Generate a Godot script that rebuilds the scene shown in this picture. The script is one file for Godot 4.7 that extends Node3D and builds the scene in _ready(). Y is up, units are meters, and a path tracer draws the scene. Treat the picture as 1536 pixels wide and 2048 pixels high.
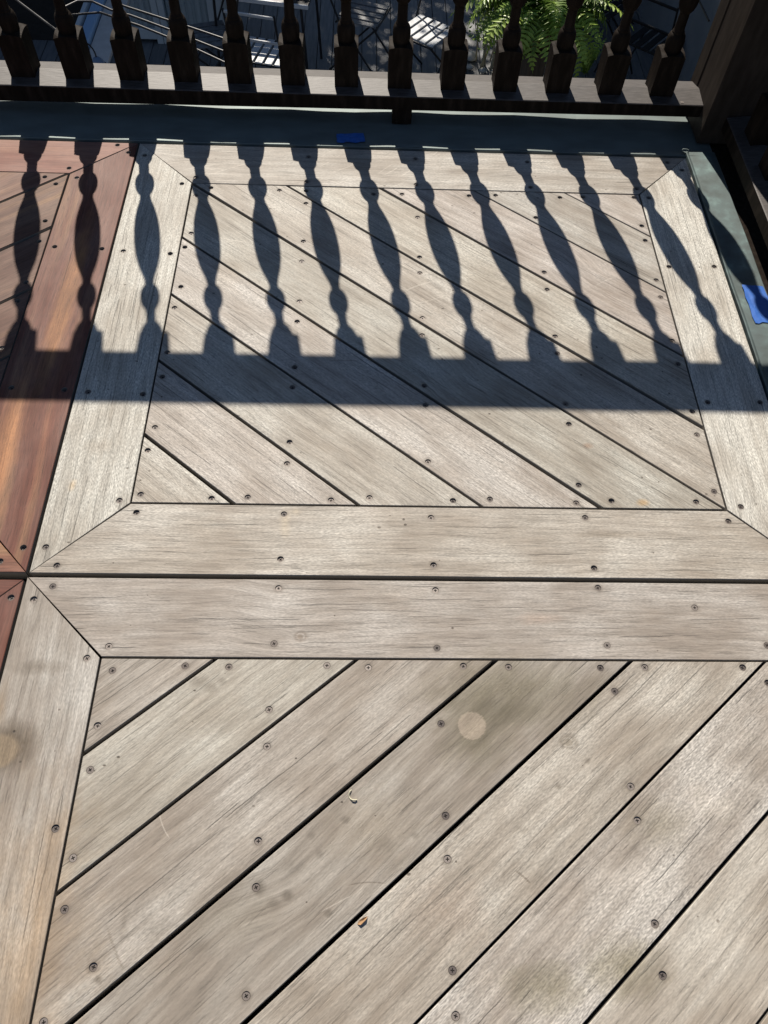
extends Node3D
# A weathered hardwood deck laid in square parquet panels, seen from standing height, with a low
# turned railing, copper flashing and a yard one storey below. Lengths are in units of the inner
# panel side (1.03 m); every shape is multiplied by S where it is committed.

const S := 1.03
const A := 0.8326            # depth of a panel's infill relative to its width
const TEX := 0.00073         # metres per texel of the board atlases
const SLOT := 204            # texel rows kept for one board
const SUN := Vector3(0.204, -1.0, 1.12)   # the way the light travels

var used := {}
var mats := {}

# ------------------------------------------------------------------ mesh collecting
class MB:
	var v := PackedVector3Array()
	var n := PackedVector3Array()
	var t := PackedVector2Array()

	func vert(p: Vector3, nn: Vector3, uv := Vector2.ZERO):
		v.append(p); n.append(nn); t.append(uv)

	# corners counter-clockwise seen from outside
	func tri(a: Vector3, b: Vector3, c: Vector3, ua := Vector2.ZERO, ub := Vector2.ZERO, uc := Vector2.ZERO):
		var nn := (b - a).cross(c - a).normalized()
		vert(a, nn, ua); vert(c, nn, uc); vert(b, nn, ub)

	func tri_n(a: Vector3, b: Vector3, c: Vector3, na: Vector3, nb: Vector3, nc: Vector3):
		vert(a, na); vert(c, nc); vert(b, nb)

	func quad(a: Vector3, b: Vector3, c: Vector3, d: Vector3):
		tri(a, b, c); tri(a, c, d)

	func quad_n(a: Vector3, b: Vector3, c: Vector3, d: Vector3, na: Vector3, nb: Vector3, nc: Vector3, nd: Vector3):
		tri_n(a, b, c, na, nb, nc); tri_n(a, c, d, na, nc, nd)

	# a box with chamfered edges, turned by b
	func box(c: Vector3, size: Vector3, b := Basis.IDENTITY, ch := 0.0):
		var h := size * 0.5
		if ch <= 0.0:
			for ax in 3:
				for s in [-1.0, 1.0]:
					var u := (ax + 1) % 3
					var w := (ax + 2) % 3
					var q := []
					for k in [[-1, -1], [1, -1], [1, 1], [-1, 1]]:
						var p := Vector3.ZERO
						p[ax] = s * h[ax]; p[u] = k[0] * h[u]; p[w] = k[1] * h[w]
						q.append(c + b * p)
					if s > 0: quad(q[0], q[1], q[2], q[3])
					else: quad(q[3], q[2], q[1], q[0])
			return
		for ax in 3:
			var u := (ax + 1) % 3
			var w := (ax + 2) % 3
			for s in [-1.0, 1.0]:
				var q := []
				for k in [[-1, -1], [1, -1], [1, 1], [-1, 1]]:
					var p := Vector3.ZERO
					p[ax] = s * h[ax]; p[u] = k[0] * (h[u] - ch); p[w] = k[1] * (h[w] - ch)
					q.append(c + b * p)
				if s > 0: quad(q[0], q[1], q[2], q[3])
				else: quad(q[3], q[2], q[1], q[0])
			# chamfers along this axis
			for su in [-1.0, 1.0]:
				for sw in [-1.0, 1.0]:
					var q := []
					for k in [[0, -1], [0, 1], [1, 1], [1, -1]]:
						var p := Vector3.ZERO
						p[ax] = k[1] * (h[ax] - ch)
						p[u] = su * (h[u] - (0.0 if k[0] == 0 else ch))
						p[w] = sw * (h[w] - (ch if k[0] == 0 else 0.0))
						q.append(c + b * p)
					if su * sw > 0: quad(q[0], q[3], q[2], q[1])
					else: quad(q[0], q[1], q[2], q[3])
		for sx in [-1.0, 1.0]:
			for sy in [-1.0, 1.0]:
				for sz in [-1.0, 1.0]:
					var p0 := c + b * Vector3(sx * h.x, sy * (h.y - ch), sz * (h.z - ch))
					var p1 := c + b * Vector3(sx * (h.x - ch), sy * h.y, sz * (h.z - ch))
					var p2 := c + b * Vector3(sx * (h.x - ch), sy * (h.y - ch), sz * h.z)
					if sx * sy * sz > 0: tri(p0, p1, p2)
					else: tri(p0, p2, p1)

	# a bar of square section between two points
	func bar(a: Vector3, bb: Vector3, w: float, hgt: float, ch := 0.0):
		var d := bb - a
		var z := d.normalized()
		var up := Vector3.UP if absf(z.y) < 0.95 else Vector3.RIGHT
		var x := up.cross(z).normalized()
		var y := z.cross(x)
		box((a + bb) * 0.5, Vector3(w, hgt, d.length()), Basis(x, y, z), ch)

	# a round tube through points
	func tube(pts: Array, r0: float, r1 := -1.0, sides := 8):
		if r1 < 0: r1 = r0
		var rings := []
		var nrm := []
		var cnt := pts.size()
		for i in cnt:
			var d: Vector3 = (pts[mini(i + 1, cnt - 1)] - pts[maxi(i - 1, 0)]).normalized()
			var up := Vector3.UP if absf(d.y) < 0.9 else Vector3.RIGHT
			var x := up.cross(d).normalized()
			var y := d.cross(x)
			var r := lerpf(r0, r1, float(i) / float(maxi(cnt - 1, 1)))
			var ring := []
			var nn := []
			for k in sides:
				var a := TAU * k / sides
				var o := x * cos(a) + y * sin(a)
				ring.append(pts[i] + o * r)
				nn.append(o)
			rings.append(ring)
			nrm.append(nn)
		for i in cnt - 1:
			for k in sides:
				var l := (k + 1) % sides
				quad_n(rings[i][k], rings[i][l], rings[i + 1][l], rings[i + 1][k], nrm[i][k], nrm[i][l], nrm[i + 1][l], nrm[i + 1][k])
		for k in sides:
			var l := (k + 1) % sides
			tri(pts[0], rings[0][l], rings[0][k])
			tri(pts[cnt - 1], rings[cnt - 1][k], rings[cnt - 1][l])

	# (radius, height) pairs turned about a vertical axis; a repeated pair makes a crease
	func lathe(c: Vector3, prof: Array, sides := 24):
		var cnt := prof.size()
		for i in cnt - 1:
			var a: Vector2 = prof[i]
			var b: Vector2 = prof[i + 1]
			if a.is_equal_approx(b): continue
			var na := _pn(prof, i, a, b, -1)
			var nb := _pn(prof, i + 1, a, b, 1)
			for k in sides:
				var t0 := TAU * k / sides
				var t1 := TAU * (k + 1) / sides
				var d0 := Vector3(cos(t0), 0, -sin(t0))
				var d1 := Vector3(cos(t1), 0, -sin(t1))
				var y := Vector3.UP
				quad_n(c + d0 * a.x + y * a.y, c + d1 * a.x + y * a.y, c + d1 * b.x + y * b.y, c + d0 * b.x + y * b.y,
					d0 * na.x + y * na.y, d1 * na.x + y * na.y, d1 * nb.x + y * nb.y, d0 * nb.x + y * nb.y)

	func _pn(prof: Array, i: int, a: Vector2, b: Vector2, side: int) -> Vector2:
		var t := (b - a).normalized()
		var o := i + side
		if o >= 0 and o < prof.size() and not prof[o].is_equal_approx(prof[i]):
			var t2: Vector2 = ((prof[i] - prof[o]) if side < 0 else (prof[o] - prof[i])).normalized()
			if t.dot(t2) > 0.6: t = (t + t2).normalized()
		return Vector2(t.y, -t.x)

	func mesh(s: float, org := Vector3.ZERO) -> ArrayMesh:
		var vv := PackedVector3Array()
		vv.resize(v.size())
		for i in v.size(): vv[i] = (v[i] - org) * s
		var arr := []
		arr.resize(Mesh.ARRAY_MAX)
		arr[Mesh.ARRAY_VERTEX] = vv
		arr[Mesh.ARRAY_NORMAL] = n
		arr[Mesh.ARRAY_TEX_UV] = t
		var m := ArrayMesh.new()
		m.add_surface_from_arrays(Mesh.PRIMITIVE_TRIANGLES, arr)
		return m

# ------------------------------------------------------------------ naming
func numbered(called: String) -> String:
	var k: int = used.get(called, 0)
	used[called] = k + 1
	return called if k == 0 else "%s_%03d" % [called, k]

func thing(called: String, label: String, category: String, at := Vector3.ZERO, group := "") -> Node3D:
	var o := Node3D.new()
	o.name = numbered(called)
	add_child(o, true)
	o.position = at * S
	tag(o, label, category, group)
	return o

func tag(o: Node, label: String, category: String, group := ""):
	o.set_meta("label", label)
	o.set_meta("category", category)
	if group != "": o.set_meta("group", group)

func part(called: String, b: MB, m: Material, parent: Node, org := Vector3.ZERO) -> MeshInstance3D:
	return put(called, b.mesh(S, org), m, parent)

func put(called: String, me: Mesh, m: Material, parent: Node) -> MeshInstance3D:
	var o := MeshInstance3D.new()
	o.mesh = me
	if m != null: o.material_override = m
	var k := 0
	var nm := called
	while parent.has_node(NodePath(nm)):
		k += 1
		nm = "%s_%03d" % [called, k]
	if parent == self: nm = numbered(called)
	o.name = nm
	parent.add_child(o, true)
	return o

func lin(r: float, g: float, b: float) -> Color:
	return Color(r, g, b).linear_to_srgb()

func flat(called: String, c: Color, rough := 0.7, metal := 0.0) -> StandardMaterial3D:
	var m := StandardMaterial3D.new()
	m.resource_name = called
	m.albedo_color = c
	m.roughness = rough
	m.metallic = metal
	mats[called] = m
	return m

# a colour ramp over noise, laid on in three planes; stretch > 1 draws the pattern out along an axis
func noisy(called: String, freq: float, ramp: Array, rough: float, scale: Vector3, relief := 0.0, sd := 1, size := 512, oct := 5) -> StandardMaterial3D:
	var f := FastNoiseLite.new()
	f.seed = sd
	f.noise_type = FastNoiseLite.TYPE_SIMPLEX_SMOOTH
	f.frequency = freq
	f.fractal_octaves = oct
	var im := f.get_seamless_image(size, size)
	var g := Gradient.new()
	var offs := PackedFloat32Array()
	var cols := PackedColorArray()
	for r in ramp:
		offs.append(r[0]); cols.append(r[1])
	g.offsets = offs
	g.colors = cols
	var d := im.get_data()
	var o := PackedByteArray()
	o.resize(size * size * 3)
	var lut := PackedByteArray()
	for i in 256:
		var c := g.sample(i / 255.0)
		lut.append(int(c.r * 255)); lut.append(int(c.g * 255)); lut.append(int(c.b * 255))
	for i in size * size:
		var k := int(d[i]) * 3
		o[i * 3] = lut[k]; o[i * 3 + 1] = lut[k + 1]; o[i * 3 + 2] = lut[k + 2]
	var m := StandardMaterial3D.new()
	m.resource_name = called
	m.albedo_texture = ImageTexture.create_from_image(Image.create_from_data(size, size, false, Image.FORMAT_RGB8, o))
	m.roughness = rough
	m.uv1_triplanar = true
	m.uv1_world_triplanar = true
	m.uv1_scale = scale
	if relief > 0.0:
		m.heightmap_enabled = true
		m.heightmap_scale = relief
		m.heightmap_texture = ImageTexture.create_from_image(im)
	mats[called] = m
	return m

# ------------------------------------------------------------------ the wood of the deck
class Board:
	var poly := PackedVector2Array()      # outline on the deck, in mm, x and z
	var dir := Vector2.RIGHT              # the grain
	var kind := "grey"
	var tone := 0.0                       # -1 brown .. 1 silver
	var light := 1.0
	var wear := 1.0
	var slot := -1
	var holes := []
	var lo := Vector2.ZERO
	var hi := Vector2.ZERO
	var sd := 0
	var panel: Node3D
	var bev := 0.8

var boards: Array = []
var pool := {}
var atlas: Array = []

func pool_noise(sd: int, w: int, h: int, freq: float, oct: int) -> PackedByteArray:
	var f := FastNoiseLite.new()
	f.seed = sd
	f.noise_type = FastNoiseLite.TYPE_SIMPLEX_SMOOTH
	f.frequency = freq
	f.fractal_octaves = oct
	f.fractal_gain = 0.55
	var im := f.get_seamless_image(w, h)
	im.resize(2048, 1024, Image.INTERPOLATE_CUBIC)
	return im.get_data()

func make_pool():
	pool.streak = pool_noise(11, 48, 1024, 0.040, 4)     # long bands along the grain
	pool.fibre = pool_noise(12, 110, 1024, 0.16, 3)      # fine fibres
	pool.pore = pool_noise(13, 100, 1024, 0.42, 2)       # short dark dashes
	pool.blotch = pool_noise(14, 512, 512, 0.012, 4)     # patches of weathering
	pool.warp = pool_noise(15, 256, 256, 0.006, 2)       # slow waves of the grain
	pool.fleck = pool_noise(16, 640, 1024, 0.29, 3)     # silvery, fuzzy wear
	pool.curl = pool_noise(17, 512, 1024, 0.011, 2)

func board(panel: Node3D, poly: PackedVector2Array, dir: Vector2, kind := "grey", tone := 0.0, light := 1.0, wear := 1.0, textured := true) -> Board:
	var b := Board.new()
	b.panel = panel
	b.dir = dir.normalized()
	b.kind = kind
	b.tone = tone
	b.light = light
	b.wear = wear
	b.sd = boards.size() * 7919 + 13
	for p in poly: b.poly.append(p * S * 1000.0)
	var across := Vector2(-b.dir.y, b.dir.x)
	b.lo = Vector2(INF, INF)
	b.hi = Vector2(-INF, -INF)
	for p in b.poly:
		var q := Vector2(p.dot(b.dir), p.dot(across))
		b.lo = b.lo.min(q)
		b.hi = b.hi.max(q)
	b.slot = 0 if textured else -1
	boards.append(b)
	return b

func clip_half(poly: PackedVector2Array, nrm: Vector2, c: float) -> PackedVector2Array:
	# keeps the points with nrm . p <= c
	var out := PackedVector2Array()
	for i in poly.size():
		var a := poly[i]
		var b := poly[(i + 1) % poly.size()]
		var da := nrm.dot(a) - c
		var db := nrm.dot(b) - c
		if da <= 0: out.append(a)
		if (da < 0 and db > 0) or (da > 0 and db < 0): out.append(a + (b - a) * (da / (da - db)))
	return out

func area(p: PackedVector2Array) -> float:
	var s := 0.0
	for i in p.size(): s += p[i].cross(p[(i + 1) % p.size()])
	return s * 0.5

# Paints one board and returns its pixels: rows across the board, columns along the grain.
func paint(b: Board, w: int) -> PackedByteArray:
	var rng := RandomNumberGenerator.new()
	rng.seed = b.sd
	var h := SLOT
	var o := PackedByteArray()
	o.resize(w * h * 3)
	var st: PackedByteArray = pool.streak
	var fi: PackedByteArray = pool.fibre
	var po: PackedByteArray = pool.pore
	var bl: PackedByteArray = pool.blotch
	var wa: PackedByteArray = pool.warp
	var fl: PackedByteArray = pool.fleck
	var cu: PackedByteArray = pool.curl
	var ox := rng.randi() & 2047
	var oy := rng.randi() & 1023
	var ox2 := rng.randi() & 2047
	var oy2 := rng.randi() & 1023
	var red := b.kind != "grey"
	# sRGB bytes: c0 brown heartwood, c1 silvered surface
	var c0 := Vector3(157, 147, 135)
	var c1 := Vector3(191, 186, 177)
	if red:
		c0 = Vector3(110, 62, 49)
		c1 = Vector3(134, 97, 86)
	if b.kind == "brown":
		c0 = Vector3(96, 64, 52)
		c1 = Vector3(130, 102, 88)
	var tint := Vector3(1.0 + rng.randf_range(-0.012, 0.012), 1.0, 1.0 + rng.randf_range(-0.015, 0.012)) * b.light
	c0 *= tint
	c1 *= tint
	var bias := 0.5 + b.tone * 0.42
	var k_fleck := (0.48 if not red else 0.10) * b.wear
	var k_pore := (0.42 if not red else 0.7) * (0.6 + 0.4 * b.wear)
	var k_fib := 0.17 if not red else 0.20
	var amp := rng.randf_range(0.012, 0.035) if b.sd % 5 != 2 else 0.045
	var i := 0
	for y in h:
		for x in w:
			var xi := (x + ox) & 2047
			var wp := int((float(wa[((y + oy2) & 1023) * 2048 + ((x + ox2) & 2047)]) - 128.0) * amp * 4.0)
			var yy := y + oy + wp
			var s := float(st[(yy & 1023) * 2048 + xi]) * 0.00392 - 0.5
			var f := float(fi[((yy + 331) & 1023) * 2048 + xi]) * 0.00392 - 0.5
			var d := float(bl[((y + oy2) & 1023) * 2048 + ((x + ox2) & 2047)]) * 0.00392 - 0.5
			var e := float(fl[((y + oy) & 1023) * 2048 + ((x + ox2) & 2047)]) * 0.00392 - 0.5
			var p := float(po[((yy + 77) & 1023) * 2048 + ((x + oy) & 2047)]) * 0.00392
			var t := bias + d * 1.25 + s * 0.4
			t = clampf(t, 0.0, 1.0)
			var g := 1.0 + s * 0.085 + f * k_fib + e * k_fleck * (0.25 + 0.75 * t)
			if p > 0.56: g -= (p - 0.56) * k_pore
			if red:
				var r2 := float(cu[((yy + 500) & 1023) * 2048 + ((x / 4 + ox) & 2047)]) * 0.00392
				var q := clampf((r2 - 0.52) * 3.4, 0.0, 0.85) * b.wear
				o[i] = clampi(int(lerpf(lerpf(c0.x, c1.x, t), 158.0 * b.light, q) * g), 0, 255)
				o[i + 1] = clampi(int(lerpf(lerpf(c0.y, c1.y, t), 122.0 * b.light, q) * g), 0, 255)
				o[i + 2] = clampi(int(lerpf(lerpf(c0.z, c1.z, t), 92.0 * b.light, q) * g), 0, 255)
			else:
				o[i] = clampi(int(lerpf(c0.x, c1.x, t) * g), 0, 255)
				o[i + 1] = clampi(int(lerpf(c0.y, c1.y, t) * g), 0, 255)
				o[i + 2] = clampi(int(lerpf(c0.z, c1.z, t) * g), 0, 255)
			i += 3
	# open pores and fuzz: short dark and pale lines one texel wide
	var wide := (b.hi.y - b.lo.y) / (TEX * 1000.0)
	var lines := int((900.0 if not red else 260.0) * (0.45 + 0.55 * b.wear) * w / 1500.0 * wide / 190.0)
	for k in lines:
		var xk := rng.randi_range(0, w - 12)
		var yk := rng.randf_range(3.0, wide)
		# they gather in bands, as the growth rings do
		if float(st[(int(yk) + oy & 1023) * 2048 + ((xk + ox) & 2047)]) * 0.00392 > rng.randf_range(0.3, 0.75): continue
		check_line(o, w, h, xk, yk, int(rng.randf_range(10, 75)), rng.randf_range(0.79, 0.95), rng)
	for k in int(lines * 0.5):
		check_line(o, w, h, rng.randi_range(0, w - 12), rng.randf_range(3.0, wide), int(rng.randf_range(8, 40)), rng.randf_range(1.05, 1.14), rng)
	# checks: hairline splits that follow the grain
	var n := int((22 if not red else 6) * b.wear * w / 1500.0 * rng.randf_range(0.6, 1.5))
	for k in n:
		var x0 := rng.randi_range(0, w - 40)
		var y0 := rng.randf_range(6.0, (b.hi.y - b.lo.y) / (TEX * 1000.0) - 6.0)
		check_line(o, w, h, x0, y0, int(rng.randf_range(30, 260)), rng.randf_range(0.55, 0.88), rng)
	# splits that run out from the screws near an end, and the grime round them
	for hp in b.holes:
		var q := to_px(b, hp)
		var end_near := q.x < 110 or q.x > w - 110
		if rng.randf() < (0.75 if end_near else 0.25) and not red:
			var away := -1 if q.x < w * 0.5 else 1
			check_line(o, w, h, int(q.x) if away > 0 else maxi(0, int(q.x) - 70), q.y + rng.randf_range(-2, 2), 70, 0.6, rng)
		stain(o, w, h, q, 13.0, 13.0, 0.0, Color(0.30, 0.26, 0.22), 0.30, 0.6, rng.randi())
	return o

func to_px(b: Board, p: Vector2) -> Vector2:
	var across := Vector2(-b.dir.y, b.dir.x)
	return Vector2(p.dot(b.dir) - b.lo.x, p.dot(across) - b.lo.y) / (TEX * 1000.0) + Vector2(2, 2)

func check_line(o: PackedByteArray, w: int, h: int, x0: int, y0: float, length: int, dark: float, rng: RandomNumberGenerator):
	var y := y0
	var slope := rng.randf_range(-0.03, 0.03)
	for k in length:
		var x := x0 + k
		if x < 0 or x >= w: continue
		y += slope + rng.randf_range(-0.16, 0.16)
		var yi := int(y)
		if yi < 1 or yi >= h - 1: continue
		var fade := minf(1.0, minf(k, length - k) / 14.0)
		var m := lerpf(1.0, dark, fade)
		var q := (yi * w + x) * 3
		for c in 3: o[q + c] = mini(255, int(o[q + c] * m))
		var m2 := lerpf(1.0, dark, fade * 0.35)
		var fr := y - yi
		var q2 := ((yi + (1 if fr > 0.5 else -1)) * w + x) * 3
		for c in 3: o[q2 + c] = mini(255, int(o[q2 + c] * m2))

# a stain with a ragged edge; rot is in the board's own frame
func stain(o: PackedByteArray, w: int, h: int, c: Vector2, rx: float, ry: float, rot: float, col: Color, alpha: float, soft: float, sd: int, ring := 0.0):
	var bl: PackedByteArray = pool.blotch
	var fl: PackedByteArray = pool.fleck
	var r := maxf(rx, ry) * 1.3
	var co := cos(rot)
	var si := sin(rot)
	var off := sd & 1023
	for y in range(maxi(0, int(c.y - r)), mini(h, int(c.y + r) + 1)):
		for x in range(maxi(0, int(c.x - r)), mini(w, int(c.x + r) + 1)):
			var d := Vector2(x, y) - c
			var q := Vector2(d.x * co + d.y * si, -d.x * si + d.y * co) / Vector2(rx, ry)
			var nz := float(bl[((y * 3 + off) & 1023) * 2048 + ((x * 3 + off) & 2047)]) * 0.00392 - 0.5
			var nf := float(fl[((y + off) & 1023) * 2048 + ((x + off) & 2047)]) * 0.00392 - 0.5
			var l := q.length() + nz * (0.5 * soft + 0.10) + nf * 0.20
			var a := clampf((1.0 - l) / maxf(soft, 0.02), 0.0, 1.0)
			if ring > 0.0: a *= clampf((l - ring) / 0.12, 0.0, 1.0)
			if a <= 0.0: continue
			a *= alpha * (0.85 + nf * 0.6)
			var i := (y * w + x) * 3
			var k := 255.0 * clampf(1.0 + (o[i + 1] / tone_ref - 1.0) * 0.75, 0.6, 1.2)   # the grain shows through
			o[i] = clampi(int(lerpf(o[i], col.r * k, a)), 0, 255)
			o[i + 1] = clampi(int(lerpf(o[i + 1], col.g * k, a)), 0, 255)
			o[i + 2] = clampi(int(lerpf(o[i + 2], col.b * k, a)), 0, 255)

# a scratch: a pale or dark line of the given width between two texels
func scratch(o: PackedByteArray, w: int, h: int, a: Vector2, b: Vector2, wid: float, col: Color, alpha: float, rng: RandomNumberGenerator):
	var n := int(a.distance_to(b))
	var side := (b - a).orthogonal().normalized()
	var bow := rng.randf_range(-0.06, 0.06) * n
	for k in n:
		var t := float(k) / n
		var p := a.lerp(b, t) + side * (bow * 4.0 * t * (1.0 - t))
		var aa := alpha * (0.45 + 0.55 * rng.randf()) * minf(1.0, minf(t, 1.0 - t) * 6.0)
		for j in range(-2, 3):
			var q := p + side * j * 0.5 * wid
			var x := int(q.x)
			var y := int(q.y)
			if x < 0 or y < 0 or x >= w or y >= h: continue
			var i := (y * w + x) * 3
			var f := aa * (1.0 - absf(j) * 0.3)
			o[i] = int(lerpf(o[i], col.r * 255.0, f))
			o[i + 1] = int(lerpf(o[i + 1], col.g * 255.0, f))
			o[i + 2] = int(lerpf(o[i + 2], col.b * 255.0, f))

# Stains and marks of the deck, at their place on it (x and z in panel units).
var tone_ref := 158.0
var marks := []
func mark(x: float, z: float, rx: float, rz: float, col: Color, alpha: float, soft := 0.5, ring := 0.0, along := false):
	marks.append([Vector2(x, z) * S * 1000.0, rx * S / TEX, rz * S / TEX, col, alpha, soft, ring, along])

var scratches := []
func scratch_at(x0: float, z0: float, x1: float, z1: float, wid: float, col: Color, alpha: float):
	scratches.append([Vector2(x0, z0) * S * 1000.0, Vector2(x1, z1) * S * 1000.0, wid, col, alpha])

func finish_boards():
	make_pool()
	var next := 0
	var grey_slots := []
	var red_slots := []
	for b in boards:
		if b.slot < 0: continue
		b.slot = next
		next += 1
		(red_slots if b.kind != "grey" else grey_slots).append(b.slot)
	var pages := int(ceil(next / 10.0))
	for k in pages:
		var im := Image.create(2048, 2048, false, Image.FORMAT_RGB8)
		im.fill(Color(0.6, 0.56, 0.5))
		atlas.append(im)
	var rng := RandomNumberGenerator.new()
	rng.seed = 77
	for b in boards:
		if b.slot < 0: continue
		var w := mini(2048, int((b.hi.x - b.lo.x) / (TEX * 1000.0)) + 6)
		var o := paint(b, w)
		tone_ref = 158.0 if b.kind == "grey" else 84.0
		var k := 0
		for m in marks:
			var q := to_px(b, m[0])
			var reach := maxf(m[1], m[2]) * 1.3
			if q.x < -reach or q.y < -reach or q.x > w + reach or q.y > SLOT + reach: continue
			# turn the stain from the deck's axes to the board's
			stain(o, w, SLOT, q, m[1], m[2], 0.0 if m[7] else -b.dir.angle(), m[3], m[4], m[5], k * 131 + 7, m[6])
			k += 1
		for s in scratches:
			scratch(o, w, SLOT, to_px(b, s[0]), to_px(b, s[1]), s[2], s[3], s[4], rng)
		var strip := Image.create_from_data(w, SLOT, false, Image.FORMAT_RGB8, o)
		(atlas[b.slot / 10] as Image).blit_rect(strip, Rect2i(0, 0, w, SLOT), Vector2i(0, (b.slot % 10) * SLOT))
	for im in atlas: (im as Image).fill_rect(Rect2i(0, 2041, 2048, 7), Color(0.53, 0.51, 0.48))
	var page_mats := []
	for im in atlas:
		var m := StandardMaterial3D.new()
		m.resource_name = "weathered hardwood"
		m.albedo_texture = ImageTexture.create_from_image(im)
		m.roughness = 0.62
		m.metallic_specular = 0.4
		m.heightmap_enabled = true
		m.heightmap_scale = 0.12
		var hm: Image = im.duplicate()
		hm.convert(Image.FORMAT_L8)
		m.heightmap_texture = ImageTexture.create_from_image(hm)
		page_mats.append(m)
	for b in boards:
		var at: int = b.slot
		if at < 0:
			var from: Array = red_slots if b.kind != "grey" else grey_slots
			at = from[b.sd % from.size()]
		var o := put("board", board_mesh(b, at), page_mats[at / 10], b.panel)
		for hp in b.holes:
			var far_off: bool = hp.y < 120.0 or b.kind != "grey"
			var pick := (int(hp.x) + int(hp.y) * 3) & 3
			if far_off: pick = pick & 2 if b.kind == "grey" else 2
			var s := put("screw", mats.screw_meshes[pick], null, o)
			s.position = Vector3(hp.x * 0.001, -(0.0032 if b.kind != "grey" else (0.0018 if far_off else 0.0007)) - 0.0013 * pow((int(hp.x * 7.0) & 7) / 7.0, 2.0), hp.y * 0.001)
			s.rotation = Vector3(((int(hp.x * 3.0) & 15) - 7.5) * 0.008, fposmod(hp.x * 1.37 + hp.y * 2.11, TAU), ((int(hp.y * 5.0) & 15) - 7.5) * 0.008)

func board_uv(b: Board, at: int, p: Vector2) -> Vector2:
	var q := to_px(b, p)
	q.x = clampf(q.x, 1.0, 2046.0)
	q.y = clampf(q.y, 1.0, SLOT - 2.0)
	return Vector2(q.x / 2048.0, (q.y + (at % 10) * SLOT) / 2048.0)

func board_mesh(b: Board, at: int) -> ArrayMesh:
	var mb := MB.new()
	var rng := RandomNumberGenerator.new()
	rng.seed = b.sd + 5
	var outer := b.poly
	if area(outer) < 0: outer.reverse()
	var n := outer.size()
	var mid := Vector2.ZERO
	for p in outer: mid += p / n
	var lift := rng.randf_range(-0.5, 0.5)
	var tilt := Vector2(rng.randf_range(-1, 1), rng.randf_range(-1, 1)) * 0.0022
	# the top is inset from the outline by an eased edge: wider along the grain than at cut ends
	var ease_ := []
	for i in n:
		var e := (outer[(i + 1) % n] - outer[i]).normalized()
		ease_.append(b.bev if absf(e.dot(b.dir)) > 0.95 else 0.5)
	var inner := PackedVector2Array()
	for i in n:
		var e0 := (outer[i] - outer[(i + n - 1) % n]).normalized()
		var e1 := (outer[(i + 1) % n] - outer[i]).normalized()
		var n0 := Vector2(-e0.y, e0.x)
		var n1 := Vector2(-e1.y, e1.x)
		var p0: Vector2 = outer[i] + n0 * ease_[(i + n - 1) % n]
		var p1: Vector2 = outer[i] + n1 * ease_[i]
		var x = Geometry2D.line_intersects_line(p0, e0, p1, e1)
		inner.append(x if x != null else p1)
	var hgt := func(p: Vector2, drop: float) -> Vector3:
		return Vector3(p.x, lift + tilt.dot(p - mid) - drop, p.y) * 0.001
	# the top, cut into strips through the screw holes so that every hole is a bite out of a strip
	var cuts := []
	for hp in b.holes:
		cuts.append(hp.dot(b.dir))
	cuts.sort()
	var lim := [-1e6]
	for c in cuts:
		if c - lim[-1] > 0.6: lim.append(c)
	lim.append(1e6)
	var up := Vector3(-tilt.x, 1, -tilt.y).normalized()
	for k in lim.size() - 1:
		var strip := clip_half(clip_half(inner, b.dir, lim[k + 1]), -b.dir, -lim[k])
		if strip.size() < 3: continue
		var todo: Array = [strip]
		for hp in b.holes:
			var ring := PackedVector2Array()
			for j in 18: ring.append(hp + Vector2.from_angle(TAU * (j + 0.5) / 18) * 5.4)
			var left := []
			for poly in todo:
				for q in Geometry2D.clip_polygons(poly, ring): left.append(q)
			todo = left
		for poly in todo:
			var idx := Geometry2D.triangulate_polygon(poly)
			for j in range(0, idx.size(), 3):
				var t := [poly[idx[j]], poly[idx[j + 1]], poly[idx[j + 2]]]
				if (t[1] - t[0]).cross(t[2] - t[0]) > 0: t.reverse()
				for c in [0, 2, 1]: mb.vert(hgt.call(t[c], 0.0), up, board_uv(b, at, t[c]))
	# eased edges and sides
	for i in n:
		var j := (i + 1) % n
		var dr: float = ease_[i]
		var a: Vector3 = hgt.call(inner[i], 0.0)
		var c: Vector3 = hgt.call(inner[j], 0.0)
		var a1: Vector3 = hgt.call(outer[i], dr)
		var c1: Vector3 = hgt.call(outer[j], dr)
		var a2: Vector3 = hgt.call(outer[i], 25.0)
		var c2: Vector3 = hgt.call(outer[j], 25.0)
		var u0 := board_uv(b, at, inner[i])
		var u1 := board_uv(b, at, inner[j])
		mb.tri(a, c, c1, u0, u1, u1); mb.tri(a, c1, a1, u0, u1, u0)
		# the cut sides are black with dirt
		var dk := Vector2(0.5, 2045.0 / 2048.0)
		mb.tri(a1, c1, c2, dk, dk, dk); mb.tri(a1, c2, a2, dk, dk, dk)
	# walls of the countersunk holes
	for hp in b.holes:
		var uv := Vector2(0.5, 2045.0 / 2048.0)
		for j in 18:
			var p0: Vector2 = hp + Vector2.from_angle(TAU * (j + 0.5) / 18) * 5.4
			var p1: Vector2 = hp + Vector2.from_angle(TAU * (j + 1.5) / 18) * 5.4
			var q0: Vector2 = hp + (p0 - hp) * 0.93
			var q1: Vector2 = hp + (p1 - hp) * 0.93
			mb.tri(hgt.call(p0, 0.0), hgt.call(q1, 4.5), hgt.call(q0, 4.5), uv, uv, uv)
			mb.tri(hgt.call(p0, 0.0), hgt.call(p1, 0.0), hgt.call(q1, 4.5), uv, uv, uv)
	return mb.mesh(1.0)

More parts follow.
